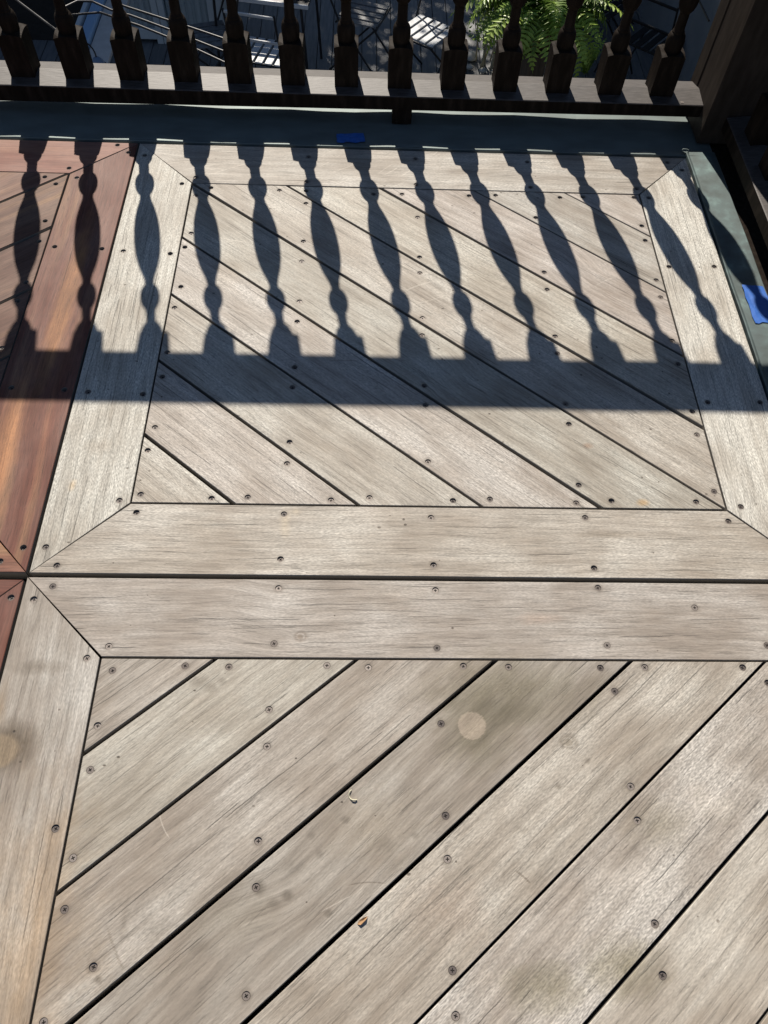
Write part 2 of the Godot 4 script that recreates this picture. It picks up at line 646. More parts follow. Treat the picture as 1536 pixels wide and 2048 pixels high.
func make_screw():
	# a countersunk head with a cross recess, 10 mm across
	var mb := MB.new()
	var r := 0.0049
	var ring := PackedVector2Array()
	for j in 16: ring.append(Vector2.from_angle(TAU * j / 16.0) * r)
	var cross := PackedVector2Array()
	var a := 0.00062
	var l := 0.0026
	for q in 4:
		var c := Vector2.from_angle(TAU * q / 4.0)
		var s := c.orthogonal()
		cross.append(c * l - s * -a); cross.append(c * l - s * a); cross.append(c * a * 1.2 - s * a * 1.2)
	var half := [PackedVector2Array([Vector2(-1, 0), Vector2(1, 0), Vector2(1, 1), Vector2(-1, 1)]), PackedVector2Array([Vector2(-1, -1), Vector2(1, -1), Vector2(1, 0), Vector2(-1, 0)])]
	var k := 1000.0
	var big := PackedVector2Array()
	for p in ring: big.append(p * k * 10.0)
	var bc := PackedVector2Array()
	for p in cross: bc.append(p * k * 10.0)
	for hp in half:
		var hh := PackedVector2Array()
		for p in hp: hh.append(p * 100.0)
		for piece in Geometry2D.intersect_polygons(big, hh):
			for q in Geometry2D.clip_polygons(piece, bc):
				var idx := Geometry2D.triangulate_polygon(q)
				for j in range(0, idx.size(), 3):
					var t := [q[idx[j]] / (k * 10.0), q[idx[j + 1]] / (k * 10.0), q[idx[j + 2]] / (k * 10.0)]
					if (t[1] - t[0]).cross(t[2] - t[0]) > 0: t.reverse()
					mb.tri(Vector3(t[0].x, 0, t[0].y), Vector3(t[1].x, 0, t[1].y), Vector3(t[2].x, 0, t[2].y))
	for j in 16:
		var p0 := ring[j]
		var p1 := ring[(j + 1) % 16]
		mb.quad(Vector3(p0.x, 0, p0.y), Vector3(p1.x, 0, p1.y), Vector3(p1.x, -0.002, p1.y), Vector3(p0.x, -0.002, p0.y))
	# dirt packed in the cross, a hair below the head's rim
	var dirt := MB.new()
	for q in 2:
		var dx := (l if q == 0 else a)
		var dz := (a if q == 0 else l)
		var y := -0.0003 - 0.0001 * q
		dirt.quad(Vector3(-dx, y, dz), Vector3(dx, y, dz), Vector3(dx, y, -dz), Vector3(-dx, y, -dz))
	mats.screw_meshes = []
	var black := flat("packed dirt", lin(0.012, 0.010, 0.009), 0.95)
	for c in [[0.17, 0.142, 0.125], [0.21, 0.18, 0.16], [0.125, 0.105, 0.095], [0.26, 0.225, 0.20]]:
		var m := flat("screw coating", lin(c[0], c[1], c[2]), 0.55, 0.2)
		var me := mb.mesh(1.0)
		me.surface_set_material(0, m)
		var extra := dirt.mesh(1.0)
		me.add_surface_from_arrays(Mesh.PRIMITIVE_TRIANGLES, extra.surface_get_arrays(0))
		me.surface_set_material(1, black)
		mats.screw_meshes.append(me)

# ------------------------------------------------------------------ deck panels
const WT := 0.139    # frame boards: top, front, left, right
const WF := 0.130
const WL := 0.1356
const WR := 0.1348
const J := 0.0016    # half a tight joint

func frame_boards(panel: Node3D, x0: float, x1: float, z0: float, z1: float, wt: float, wf: float, wl: float, wr: float, kind: String, tones: Array, tex: Array):
	# x0..x1 and z0..z1 bound the infill
	var i := Vector2(J, 0)
	var k := Vector2(0, J)
	var tl := Vector2(x0, z0); var tr := Vector2(x1, z0); var bl := Vector2(x0, z1); var br := Vector2(x1, z1)
	var otl := Vector2(x0 - wl, z0 - wt); var otr := Vector2(x1 + wr, z0 - wt); var obl := Vector2(x0 - wl, z1 + wf); var obr := Vector2(x1 + wr, z1 + wf)
	var m := 0.0007
	board(panel, PackedVector2Array([otl + Vector2(m, 0), otr - Vector2(m, 0), tr - Vector2(m, J), tl + Vector2(m, -J)]), Vector2.RIGHT, kind, tones[0][0], tones[0][1], tones[0][2], tex[0])
	board(panel, PackedVector2Array([bl + Vector2(m, J), br + Vector2(-m, J), obr - Vector2(m, 0), obl + Vector2(m, 0)]), Vector2.RIGHT, kind, tones[1][0], tones[1][1], tones[1][2], tex[1])
	board(panel, PackedVector2Array([otl + Vector2(0, m), tl + Vector2(-J, m), bl + Vector2(-J, -m), obl - Vector2(0, m)]), Vector2(0, 1), kind, tones[2][0], tones[2][1], tones[2][2], tex[2])
	board(panel, PackedVector2Array([tr + Vector2(J, m), otr + Vector2(0, m), obr - Vector2(0, m), br + Vector2(J, -m)]), Vector2(0, 1), kind, tones[3][0], tones[3][1], tones[3][2], tex[3])

# infill between lines (x - ox) * sx + (z - oz) * sz / slope = c
func infill(panel: Node3D, x0: float, x1: float, z0: float, z1: float, o: Vector2, s: Vector2, slope: float, lines: Array, kind: String, tones: Array, tex: Array, gaps := []):
	var sq := PackedVector2Array([Vector2(x0 + J, z0 + J), Vector2(x1 - J, z0 + J), Vector2(x1 - J, z1 - J), Vector2(x0 + J, z1 - J)])
	var nrm := Vector2(s.x, s.y / slope)
	var half := 0.0031 * nrm.length()
	var all := [-9.0] + lines + [9.0]
	var dir := nrm.orthogonal()
	for k in all.size() - 1:
		# gaps are not all alike, and the boards are not quite parallel
		var ha: float = half * (gaps[k] if k < gaps.size() else 1.0)
		var hb: float = half * (gaps[k - 1] if k > 0 and k - 1 < gaps.size() else 1.0)
		var skew := Vector2(sin(k * 5.1 + o.x * 9.0), cos(k * 3.7)) * 0.0008
		var p := clip_half(sq, nrm + skew, all[k + 1] - ha + nrm.dot(o))
		p = clip_half(p, -nrm - skew, -(all[k] + hb + nrm.dot(o)))
		if p.size() < 3 or absf(area(p)) < 0.0006: continue
		var t: Array = tones[k % tones.size()]
		board(panel, p, dir, kind, t[0], t[1], t[2], tex[k % tex.size()])

func build_deck():
	var up := thing("deck_section", "large silver grey deck section under the railing shadow, its boards running down to the right", "deck section", Vector3(0.5, 0, -0.42))
	var near := thing("deck_section", "grey brown deck section nearest the viewer, with a pale round spot on one board", "deck section", Vector3(0.5, 0, 0.7))
	var red := thing("deck_section", "reddish brown unweathered deck section under the railing shadow, left of the silver one", "deck section", Vector3(-0.77, 0, -0.42))
	var red2 := thing("deck_section", "dark red corner of a deck section beside the near grey brown one", "deck section", Vector3(-0.77, 0, 0.7))
	var rest := Vector3.ZERO
	for t in [up, near, red, red2]: t.position = rest
	frame_boards(up, 0, 1, -A, 0, WT, WF, WL, WR, "grey", [[0.1, 0.97, 0.9], [0.15, 0.98, 0.8], [0.5, 1.03, 1.15], [0.85, 1.08, 1.1]], [true, true, true, true])
	infill(up, 0, 1, -A, 0, Vector2(0, 0), Vector2(1, -1), A, [0.1695, 0.377, 0.584, 0.786, 1.0, 1.208, 1.4155, 1.6255, 1.83], "grey",
		[[0.4, 1.0, 1.0], [0.3, 1.0, 1.0], [0.1, 0.99, 0.9], [0.25, 1.0, 1.1], [-0.05, 0.98, 0.9], [0.15, 0.98, 1.0], [0.1, 1.0, 1.0], [0.05, 0.98, 0.8], [0.0, 0.97, 0.8], [0.15, 1.0, 0.7]], [true], [1.05, 0.9, 0.82, 1.0, 0.86, 0.92, 0.88, 0.55, 0.5])
	var z0 := 0.2677
	frame_boards(near, 0, 1, z0, z0 + A, 0.130, WF, WL, WR, "grey", [[-0.25, 0.96, 0.75], [0, 1, 1], [-0.1, 0.96, 0.7], [0, 1, 1]], [true, false, true, false])
	infill(near, 0, 1, z0, z0 + A, Vector2(0, z0), Vector2(1, 1), A, [0.169, 0.377, 0.585, 0.79, 0.995, 1.2, 1.41, 1.62, 1.83], "grey",
		[[-0.15, 0.96, 0.8], [0.0, 0.97, 0.6], [-0.15, 0.94, 0.7], [-0.5, 0.92, 0.5], [0.05, 0.97, 0.9], [0.35, 0.98, 1.1], [0.2, 0.99, 0.6], [0, 1, 1], [0, 1, 1], [0, 1, 1]],
		[true, true, true, true, true, true, true, false, false, false], [0.78, 0.84, 1.02, 0.84, 0.60, 0.62, 0.66])
	frame_boards(red, -1.273, -0.273, -0.855, -0.006, 0.117, 0.135, 0.134, 0.1323, "red", [[0.75, 1.06, 0.25], [0, 1, 1], [0, 1, 1], [0.05, 0.93, 1.0]], [true, true, false, true])
	var far := 0.849 / 1.0
	infill(red, -1.273, -0.273, -0.855, -0.006, Vector2(-0.273, -0.855), Vector2(1, 1), 0.84, [-0.83, -0.62, -0.414, -0.207, 0.0, 0.2135, 0.4275, 0.637, 0.85], "brown",
		[[0, 1, 0.5], [0, 1, 0.5], [0, 1, 0.5], [0.5, 0.95, 0.4], [0.9, 1.0, 0.4], [0.5, 0.92, 1.1], [0.7, 0.9, 0.4], [0.3, 0.92, 0.7], [0.1, 0.9, 0.5], [0, 0.9, 0.5]], [false, false, false, false, true, true, true, true, true, false])
	frame_boards(red2, -1.273, -0.273, 0.273, 0.273 + 0.849, 0.131, 0.134, 0.134, 0.132, "red", [[-0.1, 0.92, 0.1], [0, 1, 1], [0, 1, 1], [-0.3, 0.88, 0.15]], [true, false, false, true])
	infill(red2, -1.273, -0.273, 0.273, 0.273 + 0.849, Vector2(-0.273, 0.273), Vector2(1, -1), 0.84, [-1.6, -1.4, -1.2, -0.99, -0.78, -0.57, -0.37, -0.17], "red", [[0, 0.95, 0.5]], [false])
	# screws, where they sit in the boards (ten-thousandths of a unit)
	var at := [
	-1859,-9679, -1569,-9375, -2774,-8743, -3229,-8403, -2938,-8162, -2541,-8421, -2900,-6938, -2898,-6322, -2544,-6168, -1579,-6136, -2882,-5117, -2928,-4598, 
	-2929,-3370, -2518,-2409, -1569,-2380, -1179,-9257, -219,-8284, -1131,-6073, -168,-6028, -1139,-2344, -158,-2312, 52,-8539, 126,-7917, 175,-6680, 
	106,-6226, 172,-5065, 123,-4488, 139,-3325, 133,-2730, 168,-1565, 2519,-9387, 4977,-9422, 2515,-8490, 4962,-8481, 429,-8177, 1932,-8147, 
	2518,-8165, 4009,-8112, 4641,-8126, 2535,-7727, 4965,-7363, 2536,-6502, 2531,-5895, 4968,-6098, 4960,-5624, 2542,-4739, 2525,-4180, 4972,-4353, 
	4950,-3892, 4948,-2625, 4955,-2164, 2540,-3016, 2524,-2528, 7571,-9412, 10887,-9540, 11169,-9249, 7550,-8491, 9982,-8538, 6135,-8137, 6730,-8168, 
	8176,-8153, 8700,-8195, 9860,-8226, 10196,-8211, 7553,-7446, 9862,-7257, 9852,-6787, 7541,-5731, 7541,-5221, 9856,-5570, 9855,-5076, 10202,-5972, 
	11176,-6010, 7538,-3918, 7538,-3492, 9850,-3879, 9839,-3274, 7536,-2253, 7531,-1781, 9860,-2117, 10201,-2343, 11193,-2364, 119,-1066, 137,-168, 
	1315,-106, 1910,-140, -194,-49, 122,180, -1541,861, -1202,839, -957,1170, -943,1531, -1179,1755, 83,2502, -200,2691, 203,2877, 
	1243,2797, 1883,2811, -1532,1723, -1850,1102, 7525,-465, 7439,-109, 8044,-154, 9499,-154, 9871,-383, 9838,-1595, 10256,-74, 7548,178, 
	9971,217, 7556,1124, 7567,1471, 7559,2438, 10036,2422, 7399,2798, 8072,2785, 9563,2772, 9878,3022, 7557,3154, 3298,-104, 3941,-163, 
	5346,-124, 5974,-163, 2523,-833, 2540,-1291, 4954,-916, 2532,179, 4962,214, 2527,1016, 4968,1097, 2528,1526, 4981,1537, 2519,2443, 
	4963,2498, 133,3679, 145,4282, -160,5031, 135,5386, 150,5977, 149,7154, 2486,6910, 3320,2776, 3932,2810, 5344,2771, 2515,3443, 
	2523,3963, 4972,3640, 2496,5188, 4977,4879, 2511,5737, 4977,5413, 4975,6664, 4989,7131, 6019,2793, 7558,4501, 7573,4942, 7574,6174, 
	7566,6736,]
	var extra := [620, 6600, 9050, 1800, 4450, 8300, 7900, 8700, -2100, 6100]
	at.append_array(extra)
	for i in range(0, at.size(), 2):
		var q := Vector2(at[i], at[i + 1]) * 0.0001 * S * 1000.0
		for b in boards:
			if not Geometry2D.is_point_in_polygon(q, b.poly): continue
			var poly: PackedVector2Array = b.poly
			var pos_ok := true
			# keep the hole clear of the board's edges
			for pass_ in 3:
				for k in poly.size():
					var c := Geometry2D.get_closest_point_to_segment(q, poly[k], poly[(k + 1) % poly.size()])
					if c.distance_to(q) < 9.0:
						q = c + (q - c).normalized() * 9.0
			for k in poly.size():
				var c := Geometry2D.get_closest_point_to_segment(q, poly[k], poly[(k + 1) % poly.size()])
				if c.distance_to(q) < 7.5: pos_ok = false
			if pos_ok: b.holes.append(q)
			break
	build_marks()
	finish_boards()

func build_marks():
	var pale := Color(0.80, 0.735, 0.655)
	var olive := Color(0.44, 0.41, 0.33)
	var tan_ := Color(0.74, 0.60, 0.42)
	var soot := Color(0.36, 0.33, 0.29)
	# the dark, oily end of the fourth near board, and the clean round where a foot stood
	mark(0.60, 0.315, 0.15, 0.07, olive, 0.65, 0.9)
	mark(0.545, 0.375, 0.065, 0.07, olive, 0.7, 0.8)
	mark(0.60, 0.345, 0.05, 0.03, olive, 0.4, 0.8)
	mark(0.541, 0.367, 0.0205, 0.0205, pale, 0.95, 0.08)
	# near board at the lower right: two dark patches
	mark(0.71, 0.665, 0.06, 0.04, olive, 0.75, 0.9)
	mark(0.61, 0.685, 0.06, 0.035, olive, 0.7, 0.9)
	mark(0.72, 0.56, 0.06, 0.03, Color(0.79, 0.76, 0.72), 0.5, 1.0)
	mark(0.86, 0.47, 0.04, 0.03, Color(0.79, 0.76, 0.72), 0.4, 1.0)
	mark(0.60, 0.62, 0.05, 0.03, Color(0.79, 0.76, 0.72), 0.35, 1.0)
	mark(0.78, 0.50, 0.06, 0.04, olive, 0.35, 0.9)
	mark(0.76, 0.45, 0.05, 0.03, soot, 0.15, 0.9)
	mark(0.49, 0.60, 0.07, 0.05, Color(0.56, 0.49, 0.43), 0.45, 0.9)
	mark(0.40, 0.50, 0.08, 0.06, Color(0.56, 0.50, 0.42), 0.35, 1.0)
	mark(0.22, 0.60, 0.08, 0.05, Color(0.50, 0.47, 0.41), 0.35, 1.0)
	# drips and spots
	for d in [[0.164, 0.312, 0.012, 0.010, 0.35], [0.148, 0.303, 0.016, 0.010, 0.28], [0.180, 0.303, 0.008, 0.007, 0.3], [0.29, 0.583, 0.010, 0.008, 0.55], [0.07, 0.673, 0.006, 0.006, 0.6],
			[0.343, 0.603, 0.007, 0.006, 0.45], [0.363, 0.493, 0.008, 0.006, 0.4], [0.415, 0.522, 0.018, 0.013, 0.25], [0.318, 0.512, 0.010, 0.007, 0.3], [0.33, 0.535, 0.007, 0.007, 0.3],
			[0.30, 0.55, 0.02, 0.014, 0.2], [0.455, 0.512, 0.008, 0.006, 0.3], [0.256, 0.575, 0.008, 0.012, 0.4], [0.275, 0.592, 0.012, 0.008, 0.3], [0.495, 0.545, 0.010, 0.009, 0.3], [0.13, 0.62, 0.03, 0.02, 0.18], [0.19, 0.64, 0.02, 0.012, 0.2],
			[0.09, 0.61, 0.006, 0.03, 0.2], [0.70, 0.415, 0.008, 0.006, 0.35], [0.655, 0.45, 0.006, 0.005, 0.5], [0.60, 0.505, 0.012, 0.007, 0.25]]:
		mark(d[0], d[1], d[2], d[3], soot, d[4], 0.7)
	# left frame board of the near panel: a scuff, half a ring, and fresh tan wood further down
	mark(-0.085, 0.283, 0.05, 0.014, Color(0.40, 0.36, 0.31), 0.5, 0.9)
	mark(-0.10, 0.385, 0.07, 0.035, Color(0.44, 0.39, 0.33), 0.35, 0.9)
	mark(-0.098, 0.398, 0.046, 0.042, Color(0.40, 0.35, 0.29), 0.8, 0.6)
	mark(-0.110, 0.403, 0.026, 0.024, Color(0.78, 0.69, 0.57), 0.95, 0.25)
	mark(-0.055, 0.76, 0.14, 0.34, Color(0.64, 0.54, 0.43), 0.65, 1.0)
	mark(-0.015, 0.60, 0.035, 0.20, Color(0.66, 0.54, 0.41), 0.5, 1.0)
	mark(-0.10, 0.52, 0.05, 0.09, Color(0.50, 0.42, 0.35), 0.35, 1.0)
	mark(-0.128, 0.345, 0.012, 0.05, Color(0.66, 0.52, 0.36), 0.4, 1.0)
	# far panel
	mark(-0.101, -0.034, 0.008, 0.016, tan_, 0.5, 0.8)
	mark(0.857, -0.012, 0.014, 0.009, tan_, 0.75, 0.7)
	mark(0.256, 0.033, 0.012, 0.035, Color(0.80, 0.74, 0.64), 0.6, 0.8)
	mark(0.272, 0.012, 0.012, 0.010, Color(0.80, 0.74, 0.64), 0.5, 0.8)
	mark(-0.07, -0.115, 0.03, 0.022, Color(0.52, 0.46, 0.39), 0.35, 0.9)
	mark(0.78, -0.13, 0.012, 0.008, Color(0.56, 0.42, 0.33), 0.5, 0.8)
	mark(0.79, 0.05, 0.06, 0.008, Color(0.45, 0.40, 0.34), 0.4, 0.9)
	mark(0.66, 0.20, 0.05, 0.012, Color(0.62, 0.50, 0.42), 0.3, 0.9)
	mark(0.63, -0.55, 0.05, 0.04, Color(0.50, 0.45, 0.38), 0.25, 0.9)
	mark(0.1, -0.55, 0.05, 0.05, Color(0.55, 0.49, 0.41), 0.25, 0.9)
	# fresh orange heartwood down the middle of the long red board
	mark(-0.200, -0.47, 0.026, 0.30, Color(0.68, 0.48, 0.31), 0.85, 0.6)
	mark(-0.232, -0.10, 0.034, 0.26, Color(0.66, 0.46, 0.31), 0.75, 0.7)
	mark(-0.165, -0.15, 0.02, 0.25, Color(0.50, 0.27, 0.20), 0.5, 1.0)
	# knots
	mark(0.290, 0.233, 0.012, 0.010, Color(0.38, 0.32, 0.27), 0.6, 0.5, 0.55)
	mark(0.290, 0.233, 0.006, 0.005, Color(0.45, 0.38, 0.31), 0.5, 0.5)
	mark(0.676, 0.390, 0.016, 0.012, Color(0.38, 0.34, 0.29), 0.5, 0.5, 0.5)
	mark(0.676, 0.390, 0.009, 0.006, Color(0.45, 0.41, 0.35), 0.5, 0.4)
	# specks of dirt
	var rng := RandomNumberGenerator.new()
	rng.seed = 404
	for k in 150:
		var r := rng.randf_range(0.0008, 0.0024)
		mark(rng.randf_range(-0.12, 1.1), rng.randf_range(-0.95, 0.72), r * rng.randf_range(0.8, 1.8), r, Color(0.22, 0.19, 0.16), rng.randf_range(0.4, 0.85), 0.4)
	for k in 26:
		var r := rng.randf_range(0.012, 0.05)
		mark(rng.randf_range(-0.1, 1.1), rng.randf_range(-0.95, 0.72), r * 1.6, r, [soot, Color(0.55, 0.48, 0.40), Color(0.72, 0.68, 0.62)][k % 3], rng.randf_range(0.10, 0.22), 1.0)
	# scratches in the silvered boards near the railing
	var chalk := Color(0.86, 0.83, 0.78)
	for k in 46:
		var x := rng.randf_range(-0.1, 0.62)
		var z := rng.randf_range(-0.95, -0.42)
		if k < 24: z = rng.randf_range(-0.96, -0.82)
		var a := rng.randf_range(-0.5, 0.9)
		var l := rng.randf_range(0.03, 0.13)
		scratch_at(x, z, x + cos(a) * l, z - sin(a) * l, rng.randf_range(0.8, 1.8), chalk, rng.randf_range(0.25, 0.7))
	for k in 14:
		var x := rng.randf_range(0.0, 1.1)
		var z := rng.randf_range(-0.9, 0.7)
		var a := rng.randf_range(0, TAU)
		var l := rng.randf_range(0.015, 0.06)
		scratch_at(x, z, x + cos(a) * l, z - sin(a) * l, 1.0, [chalk, Color(0.33, 0.29, 0.25)][k & 1], rng.randf_range(0.2, 0.5))
	scratch_at(0.07, 0.615, 0.10, 0.665, 2.4, Color(0.40, 0.36, 0.31), 0.4)
	scratch_at(0.585, 0.555, 0.605, 0.572, 1.8, Color(0.34, 0.30, 0.26), 0.6)

# ------------------------------------------------------------------ railing
const RAIL_LO := 0.034       # underside of the lower rail
const RAIL_HI := 0.068       # its front edge
const BLOCK_LO := 0.072
const AXIS := -1.128

func rail_prism(b: MB, x0: float, x1: float, prof: Array, ends := true):
	# prof: (z, y) seen from +x, counter-clockwise when looking along -x with z to the left
	var n := prof.size()
	for i in n:
		var a: Vector2 = prof[i]
		var c: Vector2 = prof[(i + 1) % n]
		b.quad(Vector3(x0, a.y, a.x), Vector3(x1, a.y, a.x), Vector3(x1, c.y, c.x), Vector3(x0, c.y, c.x))
	if ends:
		for i in range(1, n - 1):
			b.tri(Vector3(x1, prof[0].y, prof[0].x), Vector3(x1, prof[i + 1].y, prof[i + 1].x), Vector3(x1, prof[i].y, prof[i].x))
			b.tri(Vector3(x0, prof[0].y, prof[0].x), Vector3(x0, prof[i].y, prof[i].x), Vector3(x0, prof[i + 1].y, prof[i + 1].x))

# the faces of b that look up, or the others
func split_top(b: MB, top: bool) -> MB:
	var o := MB.new()
	for i in range(0, b.v.size(), 3):
		if (b.n[i].y > 0.5) != top: continue
		for k in 3: o.vert(b.v[i + k], b.n[i + k], b.t[i + k])
	return o

func baluster_mesh() -> ArrayMesh:
	var b := MB.new()
	var hw := 0.0272
	# lower block with rounded shoulders: the corners of its top are turned away
	block(b, hw, BLOCK_LO - 0.004, 0.163, 1.0)
	block(b, hw, 0.741, 0.685, -1.0)
	var V := func(r: float, y: float) -> Vector2: return Vector2(r, y)
	var p := []
	for k in [[0.0188, 0.160], [0.0190, 0.166], [0.0197, 0.172], [0.0202, 0.179], [0.0201, 0.186], [0.0195, 0.1915], [0.0183, 0.196], [0.0165, 0.1995], [0.0140, 0.2015], [0.0140, 0.2015], [0.0138, 0.2045], [0.0138, 0.2045], [0.0120, 0.207], [0.0114, 0.210], [0.0111, 0.225], [0.0109, 0.243], [0.0109, 0.243],
			[0.0132, 0.246], [0.0168, 0.251], [0.0196, 0.259], [0.0208, 0.269], [0.0205, 0.278], [0.0188, 0.287], [0.0158, 0.295], [0.0122, 0.300], [0.0122, 0.300], [0.0114, 0.305], [0.0111, 0.312], [0.0120, 0.320], [0.0142, 0.330],
			[0.0178, 0.344], [0.0213, 0.360], [0.0242, 0.378], [0.0261, 0.398], [0.0269, 0.420], [0.0268, 0.440], [0.0259, 0.458], [0.0242, 0.475], [0.0216, 0.491], [0.0184, 0.505], [0.0150, 0.517], [0.0118, 0.528], [0.0098, 0.538], [0.0089, 0.547], [0.0088, 0.553], [0.0088, 0.553],
			[0.0115, 0.557], [0.0152, 0.562], [0.0180, 0.570], [0.0191, 0.580], [0.0187, 0.589], [0.0168, 0.597], [0.0136, 0.604], [0.0112, 0.608], [0.0112, 0.608], [0.0100, 0.613], [0.0093, 0.622], [0.0090, 0.634], [0.0094, 0.640], [0.0106, 0.645], [0.0130, 0.649], [0.0165, 0.653], [0.0165, 0.653], [0.0165, 0.656], [0.0165, 0.656], [0.0190, 0.659], [0.0210, 0.665], [0.0216, 0.672], [0.0210, 0.679], [0.0225, 0.687]]:
		p.append(V.call(k[0], k[1]))
	b.lathe(Vector3.ZERO, p, 28)
	return b.mesh(S)

func block(b: MB, hw: float, y0: float, y1: float, s: float):
	# square block from y0 to its turned end at y1; s = 1 when the turned end is on top
	var n := 8
	var top := func(x: float, z: float) -> Vector3:
		var r := Vector2(x, z).length() / hw
		var d := maxf(0.0, r - 0.92)
		return Vector3(x, y1 - s * (d * d * 0.012 + maxf(0.0, r - 1.0) * 0.004), z)
	for i in n:
		for j in n:
			var q := []
			for k in [[0, 0], [0, 1], [1, 1], [1, 0]]:
				q.append(top.call(lerpf(-hw, hw, float(i + k[0]) / n), lerpf(-hw, hw, float(j + k[1]) / n)))
			if s > 0: b.quad(q[0], q[1], q[2], q[3])
			else: b.quad(q[3], q[2], q[1], q[0])
	for i in n:
		var t0 := lerpf(-hw, hw, float(i) / n)
		var t1 := lerpf(-hw, hw, float(i + 1) / n)
		for side in 4:
			var bs := Basis(Vector3.UP, side * PI / 2)
			var a0: Vector3 = bs * Vector3(t0, 0, hw)
			var a1: Vector3 = bs * Vector3(t1, 0, hw)
			var u0: Vector3 = top.call(a0.x, a0.z)
			var u1: Vector3 = top.call(a1.x, a1.z)
			var l0 := Vector3(a0.x, y0, a0.z)
			var l1 := Vector3(a1.x, y0, a1.z)
			if s > 0: b.quad(l0, l1, u1, u0)
			else: b.quad(l0, u0, u1, l1)

func build_railing():
	var org := Vector3(0.3, 0, AXIS)
	var rail := thing("railing", "dark brown wooden railing of turned balusters across the far edge of the deck", "railing", org)
	var bm := baluster_mesh()
	for i in range(-4, 13):
		var o := put("baluster", bm, mats.paint, rail)
		o.position = (Vector3(-0.405 + 0.1235 * i, 0, AXIS) - org) * S
		o.rotation.y = [0.0, 0.012, -0.01, 0.006, -0.015][(i + 5) % 5]
	# lower rail: ridged top that sheds water, front edge a little lower than the crest
	var b := MB.new()
	var prof := [Vector2(-1.170, RAIL_LO), Vector2(-1.0755, RAIL_LO), Vector2(-1.0735, RAIL_LO + 0.002), Vector2(-1.0735, RAIL_HI - 0.0015), Vector2(-1.0755, RAIL_HI), Vector2(-1.130, 0.0745), Vector2(-1.134, 0.0745), Vector2(-1.183, 0.063), Vector2(-1.185, 0.061), Vector2(-1.185, 0.046)]
	rail_prism(b, -1.9, 1.1745, prof)
	for i in b.v.size():
		if b.v[i].y < RAIL_LO + 0.003: b.v[i].y += lerpf(-0.0075, 0.0045, (b.v[i].x + 1.0) / 2.15)
	var lower := part("lower_rail", split_top(b, false), mats.paint, rail, org)
	part("worn_top", split_top(b, true), mats.worn, rail, org)
	# two screw heads near the end of the rail
	for q in [[1.118, -1.152, 0.0702], [1.125, -1.083, 0.0691]]:
		var s := put("screw", mats.screw_meshes[1], null, lower)
		s.position = (Vector3(q[0], q[2] + 0.0003, q[1]) - org) * S
		s.scale = Vector3(0.8, 1, 0.8)
	b = MB.new()
	prof = [Vector2(-1.158, 0.739), Vector2(-1.087, 0.739), Vector2(-1.070, 0.745), Vector2(-1.070, 0.767), Vector2(-1.079, 0.776), Vector2(-1.108, 0.777), Vector2(-1.140, 0.777), Vector2(-1.160, 0.773), Vector2(-1.168, 0.764), Vector2(-1.168, 0.745)]
	rail_prism(b, -1.9, 1.175, prof)
	part("handrail", b, mats.paint, rail, org)
	b = MB.new()
	b.box(Vector3(0.468, 0.0175, -1.101), Vector3(0.046, 0.036, 0.05), Basis.IDENTITY, 0.001)
	part("support_block", b, mats.paint, rail, org)

	# the railing along the right side
	var org2 := Vector3(1.272, 0, -0.4)
	var side := thing("railing", "dark railing along the right side of the deck, its lower rail half in sun", "railing", org2)
	for i in 12:
		var o := put("baluster", bm, mats.paint, side)
		o.position = (Vector3(1.272, 0, -0.945 + 0.1235 * i) - org2) * S
	b = MB.new()
	var turn := MB.new()
	prof = [Vector2(-0.050, RAIL_LO), Vector2(0.051, RAIL_LO), Vector2(0.053, RAIL_LO + 0.002), Vector2(0.053, RAIL_HI - 0.0015), Vector2(0.051, RAIL_HI), Vector2(0.0, 0.0735), Vector2(-0.051, RAIL_HI), Vector2(-0.053, RAIL_HI - 0.0015), Vector2(-0.053, RAIL_LO + 0.002)]
	rail_prism(turn, -1.028, 1.3, prof)
	var rot := Basis(Vector3.UP, -PI / 2)     # x -> z
	for i in turn.v.size():
		turn.v[i] = rot * turn.v[i] + Vector3(1.272, 0, 0)
		turn.n[i] = rot * turn.n[i]
	part("lower_rail", split_top(turn, false), mats.paint, side, org2)
	part("worn_top", split_top(turn, true), mats.worn, side, org2)
	turn = MB.new()
	prof = [Vector2(-0.036, 0.739), Vector2(0.036, 0.739), Vector2(0.044, 0.745), Vector2(0.044, 0.764), Vector2(0.036, 0.773), Vector2(0.016, 0.777), Vector2(-0.016, 0.777), Vector2(-0.036, 0.773), Vector2(-0.044, 0.764), Vector2(-0.044, 0.745)]
	rail_prism(turn, -1.028, 1.3, prof)
	for i in turn.v.size():
		turn.v[i] = rot * turn.v[i] + Vector3(1.272, 0, 0)
		turn.n[i] = rot * turn.n[i]
	part("handrail", turn, mats.paint, side, org2)

	# boxed corner post with a trim board on its far side
	var org3 := Vector3(1.26, 0, -1.1)
	var post := thing("corner_post", "square boxed brown post where the two railings meet", "post", org3)
	b = MB.new()
	b.box(Vector3(1.262, 0.44, -1.089), Vector3(0.174, 0.88, 0.116), Basis.IDENTITY, 0.0015)
	part("post_body", b, mats.post, post, org3)
	b = MB.new()
	b.box(Vector3(1.262, 0.44, -1.1725), Vector3(0.177, 0.88, 0.047), Basis.IDENTITY, 0.0015)
	part("trim_board", b, mats.post, post, org3)
	b = MB.new()
	b.box(Vector3(1.262, 0.893, -1.112), Vector3(0.22, 0.026, 0.20), Basis.IDENTITY, 0.004)
	part("cap", b, mats.post, post, org3)

